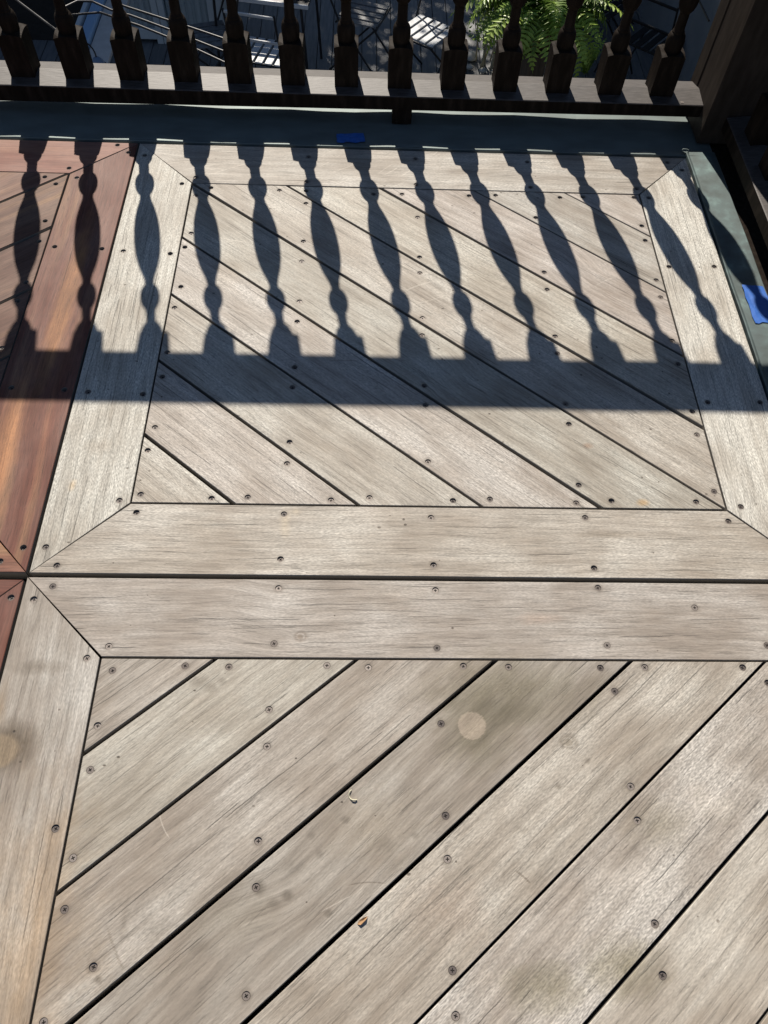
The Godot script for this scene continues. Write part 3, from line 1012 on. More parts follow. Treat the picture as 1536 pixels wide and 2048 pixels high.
func build_flashing():
	var o := Vector3(0, 0, -1.1)
	var f := thing("copper_flashing", "strip of blue green copper flashing under the far railing", "flashing", o)
	var b := MB.new()
	# sheet with a folded lip along the deck
	var prof := [Vector2(-1.235, -0.004), Vector2(-0.990, -0.0045), Vector2(-0.985, -0.002), Vector2(-0.9825, 0.0005), Vector2(-0.9815, -0.001), Vector2(-0.9815, -0.030), Vector2(-1.235, -0.030)]
	var wavy := 40
	for k in wavy:
		var x0 := lerpf(-1.9, 1.2105, float(k) / wavy)
		var x1 := lerpf(-1.9, 1.2105, float(k + 1) / wavy)
		var w0 := 0.0012 * sin(k * 1.7) + 0.0008 * sin(k * 0.6 + 1.0)
		var w1 := 0.0012 * sin((k + 1) * 1.7) + 0.0008 * sin((k + 1) * 0.6 + 1.0)
		for i in prof.size() - 2:
			var a: Vector2 = prof[i + 1]
			var c: Vector2 = prof[i]
			var ha := 1.0 if i < 1 else 0.4
			b.quad(Vector3(x0, a.y + w0 * ha, a.x), Vector3(x1, a.y + w1 * ha, a.x), Vector3(x1, c.y + w1 * ha, c.x), Vector3(x0, c.y + w0 * ha, c.x))
	part("sheet", b, mats.smooth_copper, f, o)

	o = Vector3(1.176, 0, -0.3)
	var g := thing("copper_flashing", "sunlit grey green copper flashing along the right edge of the deck", "flashing", o)
	b = MB.new()
	var pr := [Vector2(1.2112, -0.03), Vector2(1.2112, -0.0008), Vector2(1.2095, 0.0004), Vector2(1.148, -0.0008), Vector2(1.144, 0.0018), Vector2(1.1415, 0.0032), Vector2(1.1400, 0.0018), Vector2(1.1400, -0.028)]
	var n := 44
	for k in n:
		var za := lerpf(-0.9975, 1.24, float(k) / n)
		var zb := lerpf(-0.9975, 1.24, float(k + 1) / n)
		for i in pr.size() - 1:
			var a: Vector2 = pr[i]
			var c: Vector2 = pr[i + 1]
			var wa := 0.0009 * sin(k * 1.3) + 0.0006 * sin(k * 0.47)
			var wb := 0.0009 * sin((k + 1) * 1.3) + 0.0006 * sin((k + 1) * 0.47)
			b.quad(Vector3(a.x, a.y + wb, zb), Vector3(a.x, a.y + wa, za), Vector3(c.x, c.y + wa, za), Vector3(c.x, c.y + wb, zb))
	part("sheet", b, mats.copper, g, o)
	# the turned-up tip of the lip at the corner
	b = MB.new()
	b.tube([Vector3(1.131, 0.0005, -1.0005), Vector3(1.135, 0.0035, -1.0010), Vector3(1.141, 0.0040, -0.9995), Vector3(1.147, 0.0022, -0.9985)], 0.0014, 0.0028, 7)
	b.quad(Vector3(1.132, 0.0012, -0.9985), Vector3(1.141, 0.002, -0.989), Vector3(1.149, 0.003, -0.9985), Vector3(1.140, 0.006, -1.003))
	part("folded_tip", b, mats.copper, g, o)

func build_tape():
	for d in [["blue masking tape strip on the shaded copper beneath the far railing", Vector3(0.346, -0.0034, -1.019), [[-0.033, -0.013], [0.031, -0.0205], [0.036, 0.0155], [-0.030, 0.0195]], 0.0],
			["bright blue masking tape patch on the sunlit copper at the right edge", Vector3(1.182, 0.0006, -0.492), [[-0.020, -0.055], [0.024, -0.052], [0.0285, 0.050], [-0.0205, 0.054]], 0.0]]:
		var t := MeshInstance3D.new()
		var b := MB.new()
		var q: Array = d[2]
		var n := 6
		var P := func(i: int, j: int) -> Vector3:
			var u := float(i) / n
			var v := float(j) / n
			var a := Vector2(q[0][0], q[0][1]).lerp(Vector2(q[1][0], q[1][1]), u)
			var c := Vector2(q[3][0], q[3][1]).lerp(Vector2(q[2][0], q[2][1]), u)
			var p := a.lerp(c, v)
			if i == 0: p.x += 0.0012 * sin(j * 2.3)
			if j == n: p.y += 0.002 * sin(i * 2.1)
			return Vector3(p.x, 0.0012 + 0.0006 * sin(i * 1.9) * cos(j * 1.4) + (0.0016 if i == n and j == n else 0.0), p.y)
		for i in n:
			for j in n:
				b.quad(P.call(i, j), P.call(i, j + 1), P.call(i + 1, j + 1), P.call(i + 1, j))
				var dn := Vector3(0, -0.0003, 0)
				b.quad(P.call(i + 1, j) + dn, P.call(i + 1, j + 1) + dn, P.call(i, j + 1) + dn, P.call(i, j) + dn)
		t.mesh = b.mesh(S)
		t.material_override = mats.tape
		t.name = numbered("masking_tape")
		add_child(t, true)
		t.position = d[1] * S
		tag(t, d[0], "tape")

func build_litter():
	var b := MB.new()
	var pts := []
	for k in 9:
		var a := lerpf(2.2, 5.0, k / 8.0)
		pts.append(Vector3(0.0085 * cos(a) + 0.002, 0.0017 + 0.0012 * sin(k * 1.2), -0.009 * sin(a) - 0.003 * (k / 8.0)))
	b.tube(pts, 0.0007, 0.0011, 6)
	var o := part("seed_curl", b, mats.husk, self)
	o.position = Vector3(0.374, 0.0, 0.462) * S
	tag(o, "tiny pale curled catkin lying on the near boards", "plant debris")
	b = MB.new()
	var q := [Vector3(-0.006, 0, 0.004), Vector3(-0.002, 0.003, 0.005), Vector3(0.005, 0.004, -0.001), Vector3(0.007, 0.001, -0.005), Vector3(0.001, 0.004, -0.003), Vector3(-0.004, 0.001, 0.0)]
	var m := Vector3(0.0, 0.0012, 0.0005)
	for i in 6:
		b.tri(m, q[i] * 0.6, q[(i + 1) % 6] * 0.6)
		b.tri(m - Vector3(0, 0.0004, 0), q[(i + 1) % 6] - Vector3(0, 0.0004, 0), q[i] - Vector3(0, 0.0004, 0))
	o = part("dry_leaf", b, mats.dry, self)
	o.position = Vector3(0.3865, 0.0005, 0.612) * S
	tag(o, "small orange bit of dry leaf caught at a gap between near boards", "leaf")

func build_under():
	# what the gaps look down on: joists and the dark void under the deck
	var o := Vector3(0, -0.2, 0)
	var t := thing("deck_framing", "dark joists under the deck boards, seen only through the gaps", "framing", o)
	for k in 9:
		var b := MB.new()
		b.box(Vector3(-0.2, -0.13, -0.93 + 0.27 * k), Vector3(2.75, 0.18, 0.04))
		part("joist", b, mats.soil, t, o)
	var b2 := MB.new()
	b2.box(Vector3(-0.2, -0.35, 0.13), Vector3(3.2, 0.05, 2.9))
	part("soffit", b2, mats.soil, t, o)
	b2 = MB.new()
	b2.box(Vector3(-0.35, -0.165, -1.255), Vector3(3.15, 0.33, 0.03), Basis.IDENTITY, 0.002)
	part("fascia", b2, mats.paint, t, o)
	b2 = MB.new()
	b2.box(Vector3(1.262, -0.175, 0.0), Vector3(0.097, 0.33, 2.46), Basis.IDENTITY, 0.002)
	part("fascia", b2, mats.paint, t, o)

# ------------------------------------------------------------------ the yard one storey below
const YARD := -2.8

func chair_proto(slat: Material, frame: Material) -> Node3D:
	# a folding garden chair of steel with slats, seat centre over the origin, facing -z
	var t := Node3D.new()
	var w := 0.20
	for k in 5:
		var b := MB.new()
		b.box(Vector3(-0.16 + 0.08 * k, 0.442, 0.0), Vector3(0.058, 0.012, 0.36), Basis.IDENTITY, 0.002)
		put("seat_slat", b.mesh(S), slat, t)
	for y in [0.64, 0.85]:
		var b := MB.new()
		b.box(Vector3(0, y, 0.228 + (y - 0.64) * 0.25), Vector3(2 * w, 0.022, 0.012), Basis(Vector3.RIGHT, 0.22), 0.002)
		put("back_slat", b.mesh(S), slat, t)
	for s in [-1.0, 1.0]:
		var b := MB.new()
		b.tube([Vector3(s * w, 0.0, -0.22), Vector3(s * w, 0.44, 0.14), Vector3(s * w, 0.60, 0.215), Vector3(s * w, 0.87, 0.285)], 0.009, 0.009, 6)
		put("leg", b.mesh(S), frame, t)
		b = MB.new()
		b.tube([Vector3(s * (w - 0.022), 0.0, 0.25), Vector3(s * (w - 0.022), 0.43, -0.19)], 0.009, 0.009, 6)
		put("leg", b.mesh(S), frame, t)
	for z in [-0.19, 0.17]:
		var b := MB.new()
		b.tube([Vector3(-w, 0.43, z), Vector3(w, 0.43, z)], 0.009, 0.009, 6)
		put("crossbar", b.mesh(S), frame, t)
	return t

func build_yard():
	# ground far and wide, and a deck of long grey planks
	var g := MB.new()
	g.quad(Vector3(-300, -2.9, 300), Vector3(300, -2.9, 300), Vector3(300, -2.9, -300), Vector3(-300, -2.9, -300))
	var go := part("ground", g, mats.earth, self)
	go.set_meta("kind", "structure")
	var d := Node3D.new()
	d.name = "lower_deck"
	d.position = Vector3(0, YARD, -7) * S
	add_child(d, true)
	d.set_meta("kind", "structure")
	var rng := RandomNumberGenerator.new()
	rng.seed = 31
	for k in 52:
		var b := MB.new()
		var x := -3.0 + 0.137 * k
		b.box(Vector3(x, YARD - 0.014, -6.6), Vector3(0.131, 0.028, 7.4), Basis(Vector3(0, 0, 1), rng.randf_range(-0.006, 0.006)), 0.003)
		part("plank", b, mats["plank%d" % (k % 3)], d, Vector3(0, YARD, -7))

	# garden chairs
	var c := chair_proto(mats.slat, mats.iron)
	var spots := [[Vector3(-0.43, YARD, -5.80), -0.23, "pale slatted garden chair seen between the fifth and sixth balusters from the left"],
		[Vector3(0.90, YARD, -6.20), 2.5, "pale slatted garden chair turned sideways, beside the big fern"],
		[Vector3(0.36, YARD, -6.45), -1.9, "grey garden chair standing in dappled shade between the two pale ones"],
		[Vector3(-0.93, YARD, -6.02), 1.9, "grey garden chair beside the curtained doors of the house"]]
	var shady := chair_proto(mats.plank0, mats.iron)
	for k in spots.size():
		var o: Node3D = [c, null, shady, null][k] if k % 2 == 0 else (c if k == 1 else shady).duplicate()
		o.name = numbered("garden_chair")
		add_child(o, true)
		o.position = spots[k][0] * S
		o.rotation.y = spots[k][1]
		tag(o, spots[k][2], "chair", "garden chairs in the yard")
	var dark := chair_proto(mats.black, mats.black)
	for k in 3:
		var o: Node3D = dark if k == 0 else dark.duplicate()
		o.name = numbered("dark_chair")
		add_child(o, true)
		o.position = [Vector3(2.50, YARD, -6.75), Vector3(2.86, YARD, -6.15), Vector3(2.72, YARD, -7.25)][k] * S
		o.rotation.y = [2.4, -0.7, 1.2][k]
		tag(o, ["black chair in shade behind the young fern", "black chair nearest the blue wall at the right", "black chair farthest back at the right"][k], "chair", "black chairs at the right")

	# table with a long bright rim behind the first chair
	var o := Vector3(-0.45, YARD, -6.35)
	var t := thing("garden_table", "dark slatted garden table with a bright metal edge", "table", o)
	var yaw := Basis(Vector3.UP, -0.17)
	for k in 7:
		var b := MB.new()
		b.box(o + yaw * Vector3(0, 0.70, -0.27 + 0.09 * k), Vector3(0.86, 0.014, 0.078), yaw, 0.002)
		part("slat", b, mats.black, t, o)
	for s in [-1.0, 1.0]:
		var b := MB.new()
		b.bar(o + yaw * Vector3(-0.44, 0.712, s * 0.33), o + yaw * Vector3(0.44, 0.712, s * 0.33), 0.02, 0.03, 0.003)
		part("rim", b, mats.slat, t, o)
		for z in [-0.26, 0.26]:
			b = MB.new()
			b.tube([o + yaw * Vector3(s * 0.40, 0.0, z), o + yaw * Vector3(s * 0.36, 0.70, z)], 0.012, 0.012, 6)
			part("leg", b, mats.iron, t, o)

	# fern on a wooden stand
	o = Vector3(1.74, YARD, -5.62)
	t = thing("plant_stand", "square wooden stand under the large fern", "stand", o)
	var b := MB.new()
	b.box(o + Vector3(0, 0.32, 0), Vector3(0.15, 0.64, 0.15), Basis(Vector3.UP, 0.3), 0.006)
	part("column", b, mats.timber, t, o)
	b = MB.new()
	b.box(o + Vector3(0, 0.655, 0), Vector3(0.30, 0.03, 0.30), Basis(Vector3.UP, 0.3), 0.004)
	part("top_plate", b, mats.timber, t, o)
	var crown := Vector3(1.70, -1.98, -5.60)
	t = thing("fern", "large sunlit green fern arching over its pot on the stand", "fern", Vector3(1.74, YARD + 0.67, -5.62))
	var fo := Vector3(1.74, YARD + 0.67, -5.62)
	b = MB.new()
	b.lathe(fo, [Vector2(0.0, 0.0), Vector2(0.10, 0.0), Vector2(0.10, 0.0), Vector2(0.14, 0.16), Vector2(0.155, 0.165), Vector2(0.155, 0.185), Vector2(0.135, 0.185), Vector2(0.0, 0.17)], 20)
	part("pot", b, mats.clay, t, fo)
	var fm := []
	for k in 6: fm.append(frond(rng, 0.52 + 0.05 * (k % 3), 0.30 + 0.14 * k, 20, 0.11))
	for k in 150:
		var f := put("frond", fm[k % 6], mats["leaf%d" % (k % 3)], t)
		f.position = Vector3(rng.randf_range(-0.06, 0.06), 0.17 + rng.randf_range(0, 0.05), rng.randf_range(-0.06, 0.06)) * S
		var sc := rng.randf_range(0.8, 1.25)
		f.rotation = Vector3(rng.randf_range(-0.35, 0.3), TAU * k / 150.0 * 7.0 + rng.randf_range(-0.4, 0.4), rng.randf_range(-0.3, 0.3))
		f.scale = Vector3.ONE * sc

	# young fern with upright fronds, near the dark chairs
	o = Vector3(2.40, YARD, -6.42)
	t = thing("young_fern", "small upright fern standing alone behind the railing", "fern", o)
	var uf := [frond(rng, 0.34, -0.75, 16, 0.05), frond(rng, 0.28, -0.45, 14, 0.045)]
	for k in 11:
		var f := put("frond", uf[k % 2], mats["leaf%d" % (k % 3)], t)
		f.rotation = Vector3(0.0, TAU * k / 11.0 * 3.0 + rng.randf_range(-0.3, 0.3), 0)
		f.scale = Vector3.ONE * rng.randf_range(0.7, 1.15)

	# leafy shrub with pale stems among white stones
	o = Vector3(1.49, YARD, -6.52)
	t = thing("leafy_shrub", "small green shrub on pale upright stems left of the large fern", "shrub", o)
	for k in 15:
		var s := MB.new()
		var base := o + Vector3(rng.randf_range(-0.11, 0.11), 0, rng.randf_range(-0.09, 0.09))
		var tip := base + Vector3(rng.randf_range(-0.05, 0.05), rng.randf_range(0.28, 0.46), rng.randf_range(-0.05, 0.05))
		s.tube([base, base.lerp(tip, 0.5) + Vector3(0.008, 0, 0), tip], 0.008, 0.004, 5)
		part("stem", s, mats.pale_stem, t, o)
	var leaves := MB.new()
	for k in 420:
		var p := o + Vector3(rng.randfn(0, 0.075), rng.randf_range(0.20, 0.52), rng.randfn(0, 0.07))
		leaf(leaves, p, rng, 0.045)
	part("foliage", leaves, mats.leaf1, t, o)
	for k in 9:
		var s := MB.new()
		var r := rng.randf_range(0.035, 0.065)
		var prof := []
		for j in 8:
			var a := -PI / 2 + PI * j / 7.0
			prof.append(Vector2(maxf(0.0, cos(a)) * r * (1.0 + 0.10 * sin(j * 2.1 + k)), sin(a) * r * 0.62))
		s.lathe(Vector3.ZERO, prof, 9)
		var st := part("stone", s, mats.stone, self)
		st.position = (o + [Vector3(-0.15, 0.03, 0.10), Vector3(-0.12, 0.03, -0.08), Vector3(-0.20, 0.03, -0.22), Vector3(0.15, 0.03, -0.12), Vector3(0.17, 0.03, 0.08), Vector3(-0.03, 0.03, 0.15), Vector3(0.08, 0.03, 0.17), Vector3(0.22, 0.03, -0.30), Vector3(-0.24, 0.03, 0.02)][k]) * S
		st.rotation.y = k * 1.3
		st.scale = Vector3(1.0, 1.0, 0.75 + 0.06 * (k % 4))
		tag(st, "rounded whitish stone at the foot of the small leafy shrub", "stone", "white stones round the shrub")

	build_house(rng)
	build_right(rng)
	build_cables()
	build_tree(rng)

func leaf(b: MB, p: Vector3, rng: RandomNumberGenerator, l: float):
	var d := Vector3(rng.randf_range(-1, 1), rng.randf_range(-0.5, 1.0), rng.randf_range(-1, 1)).normalized()
	var s := d.cross(Vector3(rng.randf_range(-1, 1), 1.0, rng.randf_range(-1, 1))).normalized() * l * 0.22
	var m := p + d * l * 0.5 + Vector3(0, -0.1 * l, 0)
	b.tri(p, m - s, p + d * l)
	b.tri(p, p + d * l, m + s)

# an arching frond: midrib and pairs of narrow pinnae; droop < 0 keeps it upright
func frond(rng: RandomNumberGenerator, length: float, droop: float, pairs: int, wide: float) -> ArrayMesh:
	var b := MB.new()
	var pts := []
	var ang := 0.95
	if droop < 0: ang = 1.35
	var p := Vector3.ZERO
	for k in pairs + 2:
		pts.append(p)
		var st := length / (pairs + 1)
		p += Vector3(cos(ang), sin(ang), 0) * st
		ang -= (2.2 * maxf(droop, 0.08) + 0.35) / pairs if droop > 0 else 0.5 / pairs
	b.tube(pts, 0.004, 0.0015, 4)
	for k in range(1, pairs + 1):
		var t := float(k) / pairs
		var l := wide * sin(PI * minf(0.98, 0.12 + t * 0.86)) * rng.randf_range(0.85, 1.1) + 0.006
		var d: Vector3 = (pts[k + 1] - pts[k]).normalized()
		var w := length / pairs * 0.42
		for s in [-1.0, 1.0]:
			var o := Vector3(d.x * 0.28, d.y * 0.28 - rng.randf_range(0.05, 0.35), s).normalized()
			var a: Vector3 = pts[k]
			var tip := a + o * l
			var m := a + o * l * 0.45 + Vector3(0, 0.006, 0)
			b.tri(a - d * w * 0.5, m - d * w, tip)
			b.tri(a - d * w * 0.5, tip, m + d * w)
			b.tri(a - d * w * 0.5, m + d * w, a + d * w * 0.5)
	return b.mesh(S)

func build_house(rng: RandomNumberGenerator):
	var o := Vector3(-1.9, YARD, -6.7)
	var h := thing("house", "pale grey house front with curtained glass doors at the left", "house", o)
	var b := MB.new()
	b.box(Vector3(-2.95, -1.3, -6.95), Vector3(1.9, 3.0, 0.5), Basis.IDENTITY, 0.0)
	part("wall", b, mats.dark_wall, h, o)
	b = MB.new()
	b.box(Vector3(-1.45, -0.15, -6.95), Vector3(1.1, 0.7, 0.5), Basis.IDENTITY, 0.0)
	part("wall", b, mats.house, h, o)
	# door leaves: frame stiles and rails, glass and curtain behind
	for k in 2:
		var x0 := -1.93 + 0.50 * k
		var fr := MB.new()
		for s in [0.0, 0.44]:
			fr.box(Vector3(x0 + s, -1.65, -6.72), Vector3(0.055, 2.3, 0.05), Basis.IDENTITY, 0.004)
		for y in [-2.72, -1.75, -0.54]:
			fr.box(Vector3(x0 + 0.22, y, -6.722), Vector3(0.385, 0.09 if y < -2 else 0.05, 0.04), Basis.IDENTITY, 0.004)
		var door := part("door", fr, mats.trim, h, o)
		var gl := MB.new()
		gl.box(Vector3(x0 + 0.22, -1.62, -6.725), Vector3(0.385, 2.15, 0.008))
		put("pane", gl.mesh(S, o), mats.glass, door)
		var cu := MB.new()
		var n := 40
		for j in n:
			var xa := x0 + 0.03 + 0.39 * j / n
			var xb := x0 + 0.03 + 0.39 * (j + 1) / n
			var za := -6.78 + 0.018 * sin(j * 0.9) + 0.008 * sin(j * 2.3)
			var zb := -6.78 + 0.018 * sin((j + 1) * 0.9) + 0.008 * sin((j + 1) * 2.3)
			cu.quad(Vector3(xa, -2.7, za), Vector3(xb, -2.7, zb), Vector3(xb, -0.55, zb), Vector3(xa, -0.55, za))
		put("curtain", cu.mesh(S, o), mats.curtain, door)
	b = MB.new()
	b.box(Vector3(-1.45, -1.65, -7.1), Vector3(1.15, 2.4, 0.04))
	part("room_back", b, mats.soil, h, o)
	b = MB.new()
	b.box(Vector3(-0.915, -1.65, -6.86), Vector3(0.06, 2.3, 0.32), Basis.IDENTITY, 0.006)
	part("corner_board", b, mats.trim, h, o)
	# porch slab roof: its edge gutter runs towards the viewer
	var po := Vector3(-1.62, -2.0, -5.6)
	var g := thing("gutter", "blue grey gutter running out beside the lantern", "gutter", po)
	var gm := MB.new()
	gm.bar(Vector3(-1.66, -2.00, -6.6), Vector3(-1.66, -2.00, -4.75), 0.085, 0.05, 0.01)
	part("trough", gm, mats.blue_trim, g, po)
	gm = MB.new()
	gm.bar(Vector3(-1.735, -1.985, -6.6), Vector3(-1.735, -1.985, -4.75), 0.03, 0.05, 0.005)
	part("lip", gm, mats.trim, g, po)
	gm = MB.new()
	gm.bar(Vector3(-1.53, -2.02, -6.6), Vector3(-1.53, -2.02, -4.75), 0.16, 0.03, 0.004)
	part("soffit_board", gm, mats.house, g, po)
	# lantern on a curved arm
	var lo := Vector3(-1.45, -1.98, -4.72)
	var l := thing("lantern", "blue grey bell shaped lantern on a curved arm by the house", "lantern", lo)
	gm = MB.new()
	gm.lathe(lo, [Vector2(0.0, 0.125), Vector2(0.012, 0.125), Vector2(0.026, 0.115), Vector2(0.040, 0.098), Vector2(0.046, 0.085), Vector2(0.046, 0.085), Vector2(0.052, 0.05), Vector2(0.060, 0.02), Vector2(0.066, 0.0), Vector2(0.0, 0.0)], 20)
	part("shade", gm, mats.lamp_blue, l, lo)
	gm = MB.new()
	for y in [0.07, 0.045, 0.02]:
		gm.lathe(lo + Vector3(0, y, 0), [Vector2(0.052 + (0.06 - y) * 0.2, -0.004), Vector2(0.060 + (0.06 - y) * 0.2, 0.0), Vector2(0.052 + (0.06 - y) * 0.2, 0.004)], 20)
	part("rings", gm, mats.iron, l, lo)
	gm = MB.new()
	var arc := []
	for k in 9:
		var a := PI * k / 8.0 * 0.8
		arc.append(lo + Vector3(-0.06 + 0.06 * cos(a), 0.125 + 0.085 * sin(a), -0.03 * k / 8.0))
	gm.tube(arc, 0.005, 0.005, 6)
	part("arm", gm, mats.iron, l, lo)

func build_right(rng: RandomNumberGenerator):
	var o := Vector3(3.1, YARD, -7.0)
	var w := thing("boundary_wall", "plain blue grey wall behind the corner post", "wall", o)
	var b := MB.new()
	b.box(Vector3(3.22, -1.2, -6.6), Vector3(0.2, 3.4, 4.6))
	part("face", b, mats.blue_wall, w, o)
	o = Vector3(2.4, YARD, -7.9)
	var f := thing("board_fence", "dark board fence across the back at the right", "fence", o)
	for k in 16:
		b = MB.new()
		b.box(Vector3(2.05 + 0.068 * k, -2.15, -7.95), Vector3(0.062, 1.3, 0.02), Basis.IDENTITY, 0.002)
		part("fence_board", b, mats.iron, f, o)

func build_cables():
	var runs := [
		[[-1.384, -1.300, -4.224, -1.325, -1.300, -4.297, -1.238, -1.300, -4.297, -1.113, -1.300, -4.207, -0.988, -1.300, -4.153, -0.758, -1.300, -4.018, -0.572, -1.300, -3.900, -0.30, -1.300, -3.73], "black cable looping down past the house, middle one of three"],
		[[-1.30, -1.300, -4.52, -1.162, -1.300, -4.366, -1.046, -1.300, -4.257, -0.771, -1.300, -4.116, -0.602, -1.300, -4.028, -0.33, -1.300, -3.88], "black cable crossing in front of the curtained doors, uppermost of three"],
		[[-1.409, -1.400, -4.337, -1.236, -1.400, -4.378, -0.979, -1.400, -4.243, -0.809, -1.400, -4.135, -0.598, -1.400, -3.994, -0.32, -1.400, -3.79], "black cable crossing in front of the curtained doors, lowest of three"],
		[[-1.84, -1.300, -4.48, -1.690, -1.300, -4.296, -1.415, -1.300, -4.005, -1.2, -1.3, -3.78], "grey cable hanging before the dark wall at far left"],
		[[2.60, -1.480, -5.90, 2.632, -1.500, -5.131, 2.647, -1.500, -4.964, 2.654, -1.500, -4.726], "black cable in front of the blue grey wall"]]
	for r in runs:
		var pts := []
		var a: Array = r[0]
		for i in range(0, a.size(), 3): pts.append(Vector3(a[i], a[i + 1], a[i + 2]))
		var b := MB.new()
		b.tube(pts, 0.0065, 0.0065, 8)
		var c := part("cable", b, mats.cable, self, pts[0])
		c.position = pts[0] * S
		tag(c, r[1], "cable", "cables hanging over the yard")

func build_tree(rng: RandomNumberGenerator):
	# the tree beyond the yard whose leaves dapple the lower deck
	var o := Vector3(-0.6, YARD, -12.6)
	var t := thing("shade_tree", "broad leafy tree beyond the yard that dapples the lower deck", "tree", o)
	var b := MB.new()
	b.tube([o, o + Vector3(0.1, 1.2, 0.1), o + Vector3(0.0, 2.6, 0.2), o + Vector3(0.2, 4.2, 0.3)], 0.22, 0.10, 10)
	for k in 9:
		var a := TAU * k / 9.0
		var y := 2.0 + 0.22 * k
		var s := o + Vector3(0.05, y, 0.2)
		b.tube([s, s + Vector3(cos(a) * 1.1, 0.6, sin(a) * 0.8), s + Vector3(cos(a) * 2.2, 0.9, sin(a) * 1.5)], 0.07, 0.02, 6)
	part("trunk", b, mats.bark, t, o)
	var one := MB.new()
	leaf(one, Vector3.ZERO, rng, 0.16)
	leaf(one, Vector3(0.05, 0.02, 0.03), rng, 0.14)
	leaf(one, Vector3(-0.05, 0.0, 0.04), rng, 0.14)
	var mm := MultiMesh.new()
	mm.transform_format = MultiMesh.TRANSFORM_3D
	mm.mesh = one.mesh(S)
	var list := []
	var clumps := []
	for k in 60:
		clumps.append(Vector3(rng.randf_range(-3.6, 3.4), rng.randf_range(-0.1, 2.6), rng.randf_range(-2.2, 1.8)))
	# places where the sun gets through
	var open := [[Vector3(-0.43, -2.36, -5.8), 0.30], [Vector3(0.90, -2.36, -6.2), 0.30], [Vector3(1.7, -1.9, -5.55), 0.75], [Vector3(-0.9, -2.3, -5.95), 0.22], [Vector3(1.48, -2.5, -6.5), 0.22], [Vector3(0.6, -2.0, -5.85), 0.16], [Vector3(-0.55, -2.1, -5.95), 0.14], [Vector3(2.4, -2.6, -6.4), 0.15], [Vector3(-0.8, -1.3, -4.1), 0.4], [Vector3(-1.5, -1.3, -4.1), 0.25]]
	while list.size() < 15000:
		var p: Vector3 = Vector3(-0.2, 0.9, -11.4) + clumps[rng.randi() % 60] + Vector3(rng.randfn(0, 0.42), rng.randfn(0, 0.30), rng.randfn(0, 0.42))
		var clear := true
		for q in open:
			var c: Vector3 = q[0]
			var hit := p + SUN * (p.y - c.y)
			if Vector2(hit.x - c.x, hit.z - c.z).length() < q[1]: clear = false
		if not clear and rng.randf() > 0.02: continue
		list.append(Transform3D(Basis.from_euler(Vector3(rng.randf_range(-PI, PI), rng.randf_range(-PI, PI), rng.randf_range(-PI, PI))).scaled(Vector3.ONE * rng.randf_range(0.7, 1.3)), (p - o) * S))
	mm.instance_count = list.size()
	for i in list.size(): mm.set_instance_transform(i, list[i])
	var mi := MultiMeshInstance3D.new()
	mi.name = "crown"
	mi.multimesh = mm
	mi.material_override = mats.leaf0
	mi.set_meta("kind", "stuff")
	t.add_child(mi, true)

